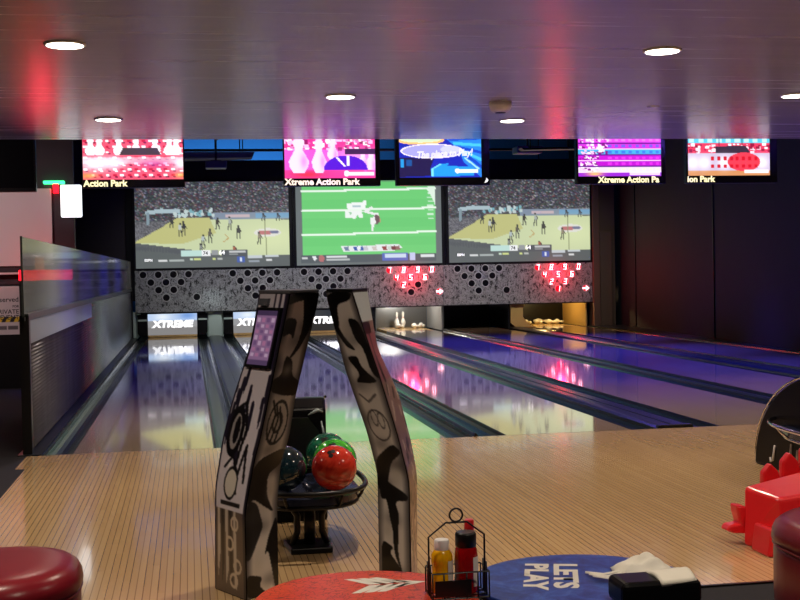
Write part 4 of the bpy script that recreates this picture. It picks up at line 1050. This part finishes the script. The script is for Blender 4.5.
# body: a tapered trough block standing on the approach
lo = [(3.47,-4.10),(3.60,-4.30),(4.30,-4.18),(4.25,-3.72)]
hi = [(3.50,-4.05),(3.57,-4.27),(4.30,-4.16),(4.22,-3.74)]
zl = [.0,.0,.0,.0]; zh = [.275,.25,.29,.33]
m.add([(a,b_,z) for (a,b_), z in zip(lo,zl)] + [(a,b_,z) for (a,b_), z in zip(hi,zh)], [(3,2,1,0),(4,5,6,7),(0,1,5,4),(1,2,6,5),(2,3,7,6),(3,0,4,7)])
m.build('body', M['redplastic'], t, bevel=.02, segs=3)
m = MB(); m.prism([(3.47,.0),(3.49,.13),(3.56,.11),(3.63,.05),(3.66,0)], 1, -4.36, -4.18); m.build('foot', M['redplastic'], t, bevel=.012)
m = MB(); m.prism([(3.52,.05),(3.44,.055),(3.40,.07),(3.415,.095),(3.47,.10),(3.455,.15),(3.45,.19),(3.49,.185),(3.55,.15)], 1, -4.08, -4.0); m.build('tail', M['redplastic'], t, bevel=.01)
for k in range(5):
    xx = 3.78+.105*k; zz = .29+.05*k
    m = MB(); m.prism([(xx-.055,zz-.12),(xx-.05,zz+.0),(xx-.01,zz+.045),(xx+.035,zz+.0),(xx+.06,zz-.10)], 1, -3.80, -3.75); m.build('fin', M['redplastic'], t, bevel=.012)

# ------------------------------------------------------------------ light
def light(kind, name, loc, power, col, size=.2, target=None, spot=None, blend=.6, shape='DISK', sy=None):
    l = bpy.data.lights.new(name, kind); l.energy = power; l.color = tuple(lin(col))
    if kind == 'AREA':
        l.shape = shape; l.size = size
        if sy: l.size_y = sy
    else: l.shadow_soft_size = size
    if kind == 'SPOT': l.spot_size = math.radians(spot); l.spot_blend = blend
    o = bpy.data.objects.new(name, l); C.objects.link(o); o.location = loc
    d = Vector(target if target else (loc[0], loc[1], loc[2]-1)) - Vector(loc)
    o.rotation_euler = d.to_track_quat('-Z', 'Y').to_euler(); return o
for x_, y_ in LP:
    d_ = light('AREA', 'downlight', (x_, y_, ZC-.021), 22, (255,236,212), .17); d_.data.spread = math.radians(128)
# black light wash over the lanes (fixtures hang above the low ceiling's far edge)
for x_, p_, an in ((.5,120,46),(2.4,200,54),(4.6,260,58),(6.6,330,58),(8.3,300,44)):
    for y_, k_ in ((5.4, 9), (8.6, 13), (12.2, 12)):
        light('SPOT', 'blacklight', (x_, y_, 5.2), p_*k_, (64,62,255), .2, (x_+.15, y_+.3, 0), an, .9)
    light('SPOT', 'blacklight', (x_, 3.98, 2.92), p_*2.3, (104,80,255), .1, (x_+.1, 2.6, 0), 92, 1)
light('AREA', 'rear wall wash', (2.2, 19.3, 3.2), 110, (120,190,245), 5, (2.2, 21.3, 4.6), shape='RECTANGLE', sy=.3)
light('POINT', 'pit lamp', (dx+.55, 18.1, .7), 34, (255,246,232), .05)
light('POINT', 'pit lamp', (8.628+.5, 18.1, .7), 34, (255,216,140), .05)
light('POINT', 'pit lamp', (.5, 17.9, .62), 2.5, (235,255,245), .05)
light('POINT', 'pit lamp', (2.3, 17.9, .62), 2.5, (235,255,245), .05)
light('AREA', 'pit front lamp', (1.4, YM-.35, .9), .7, (225,245,245), .3, (1.4, YM+.1, .2))
for x_ in (5.79, 9.19): light('POINT', 'added red panel spill', (x_, YM-.2, 1.25), 24, (255,16,46), .12)  # unseen lamps added to redden the panel around the lit digits
light('SPOT', 'added red ceiling beam', (-.8, 5.66, 1.42), 34, (255,36,70), .1, (-.02, 2.2, 2.8), 26, .9)  # unseen spot added to draw the left red streak on the ceiling
light('AREA', 'side room lamp', (-2.6, 3.2, 2.75), 62, (255,222,220), .4, (-2.2, 6.2, 1.8))
light('AREA', 'added masking fill', (5, 14.0, 4.2), 66, (240,240,240), 9.5, (5, YM, .5), shape='RECTANGLE', sy=.3).data.spread = math.radians(70)  # unseen area light added to brighten the masking panels
for x_ in (5.79, 9.19): light('SPOT', 'added ceiling streak beam', (x_, YM-.25, 1.3), 160, (255,20,50), .2, (x_*.82+.17, 2.5, 2.8), 9, .9)  # unseen spots added to strengthen the red streaks along the ceiling
w = bpy.data.worlds.new('World'); bpy.context.scene.world = w; w.use_nodes = True
w.node_tree.nodes['Background'].inputs[0].default_value = (.09,.085,.10,1); w.node_tree.nodes['Background'].inputs[1].default_value = .3

# ------------------------------------------------------------------ camera
f, yaw, pit, rol = 1217.97, .1713, .0239, -.0199
s, c = math.sin(yaw), math.cos(yaw)
fw = Vector((s*math.cos(pit), c*math.cos(pit), -math.sin(pit))); rt = Vector((c,-s,0)); up = rt.cross(fw)
cr, sr = math.cos(rol), math.sin(rol)
R_ = rt*cr + up*sr; U_ = up*cr - rt*sr
cam = bpy.data.cameras.new('camera'); cam.sensor_width = 36; cam.lens = 36*f/800; cam.clip_end = 100
co = bpy.data.objects.new('camera', cam); C.objects.link(co)
mm = Matrix.Identity(4)
for i in range(3): mm[i][0] = R_[i]; mm[i][1] = U_[i]; mm[i][2] = -fw[i]
mm.translation = Vector((.8974, -9.5187, 1.3424)); co.matrix_world = mm
sc = bpy.context.scene; sc.camera = co
sc.view_settings.view_transform = 'Standard'; sc.view_settings.look = 'None'; sc.view_settings.exposure = 0; sc.view_settings.gamma = 1
sc.view_settings.use_curve_mapping = False
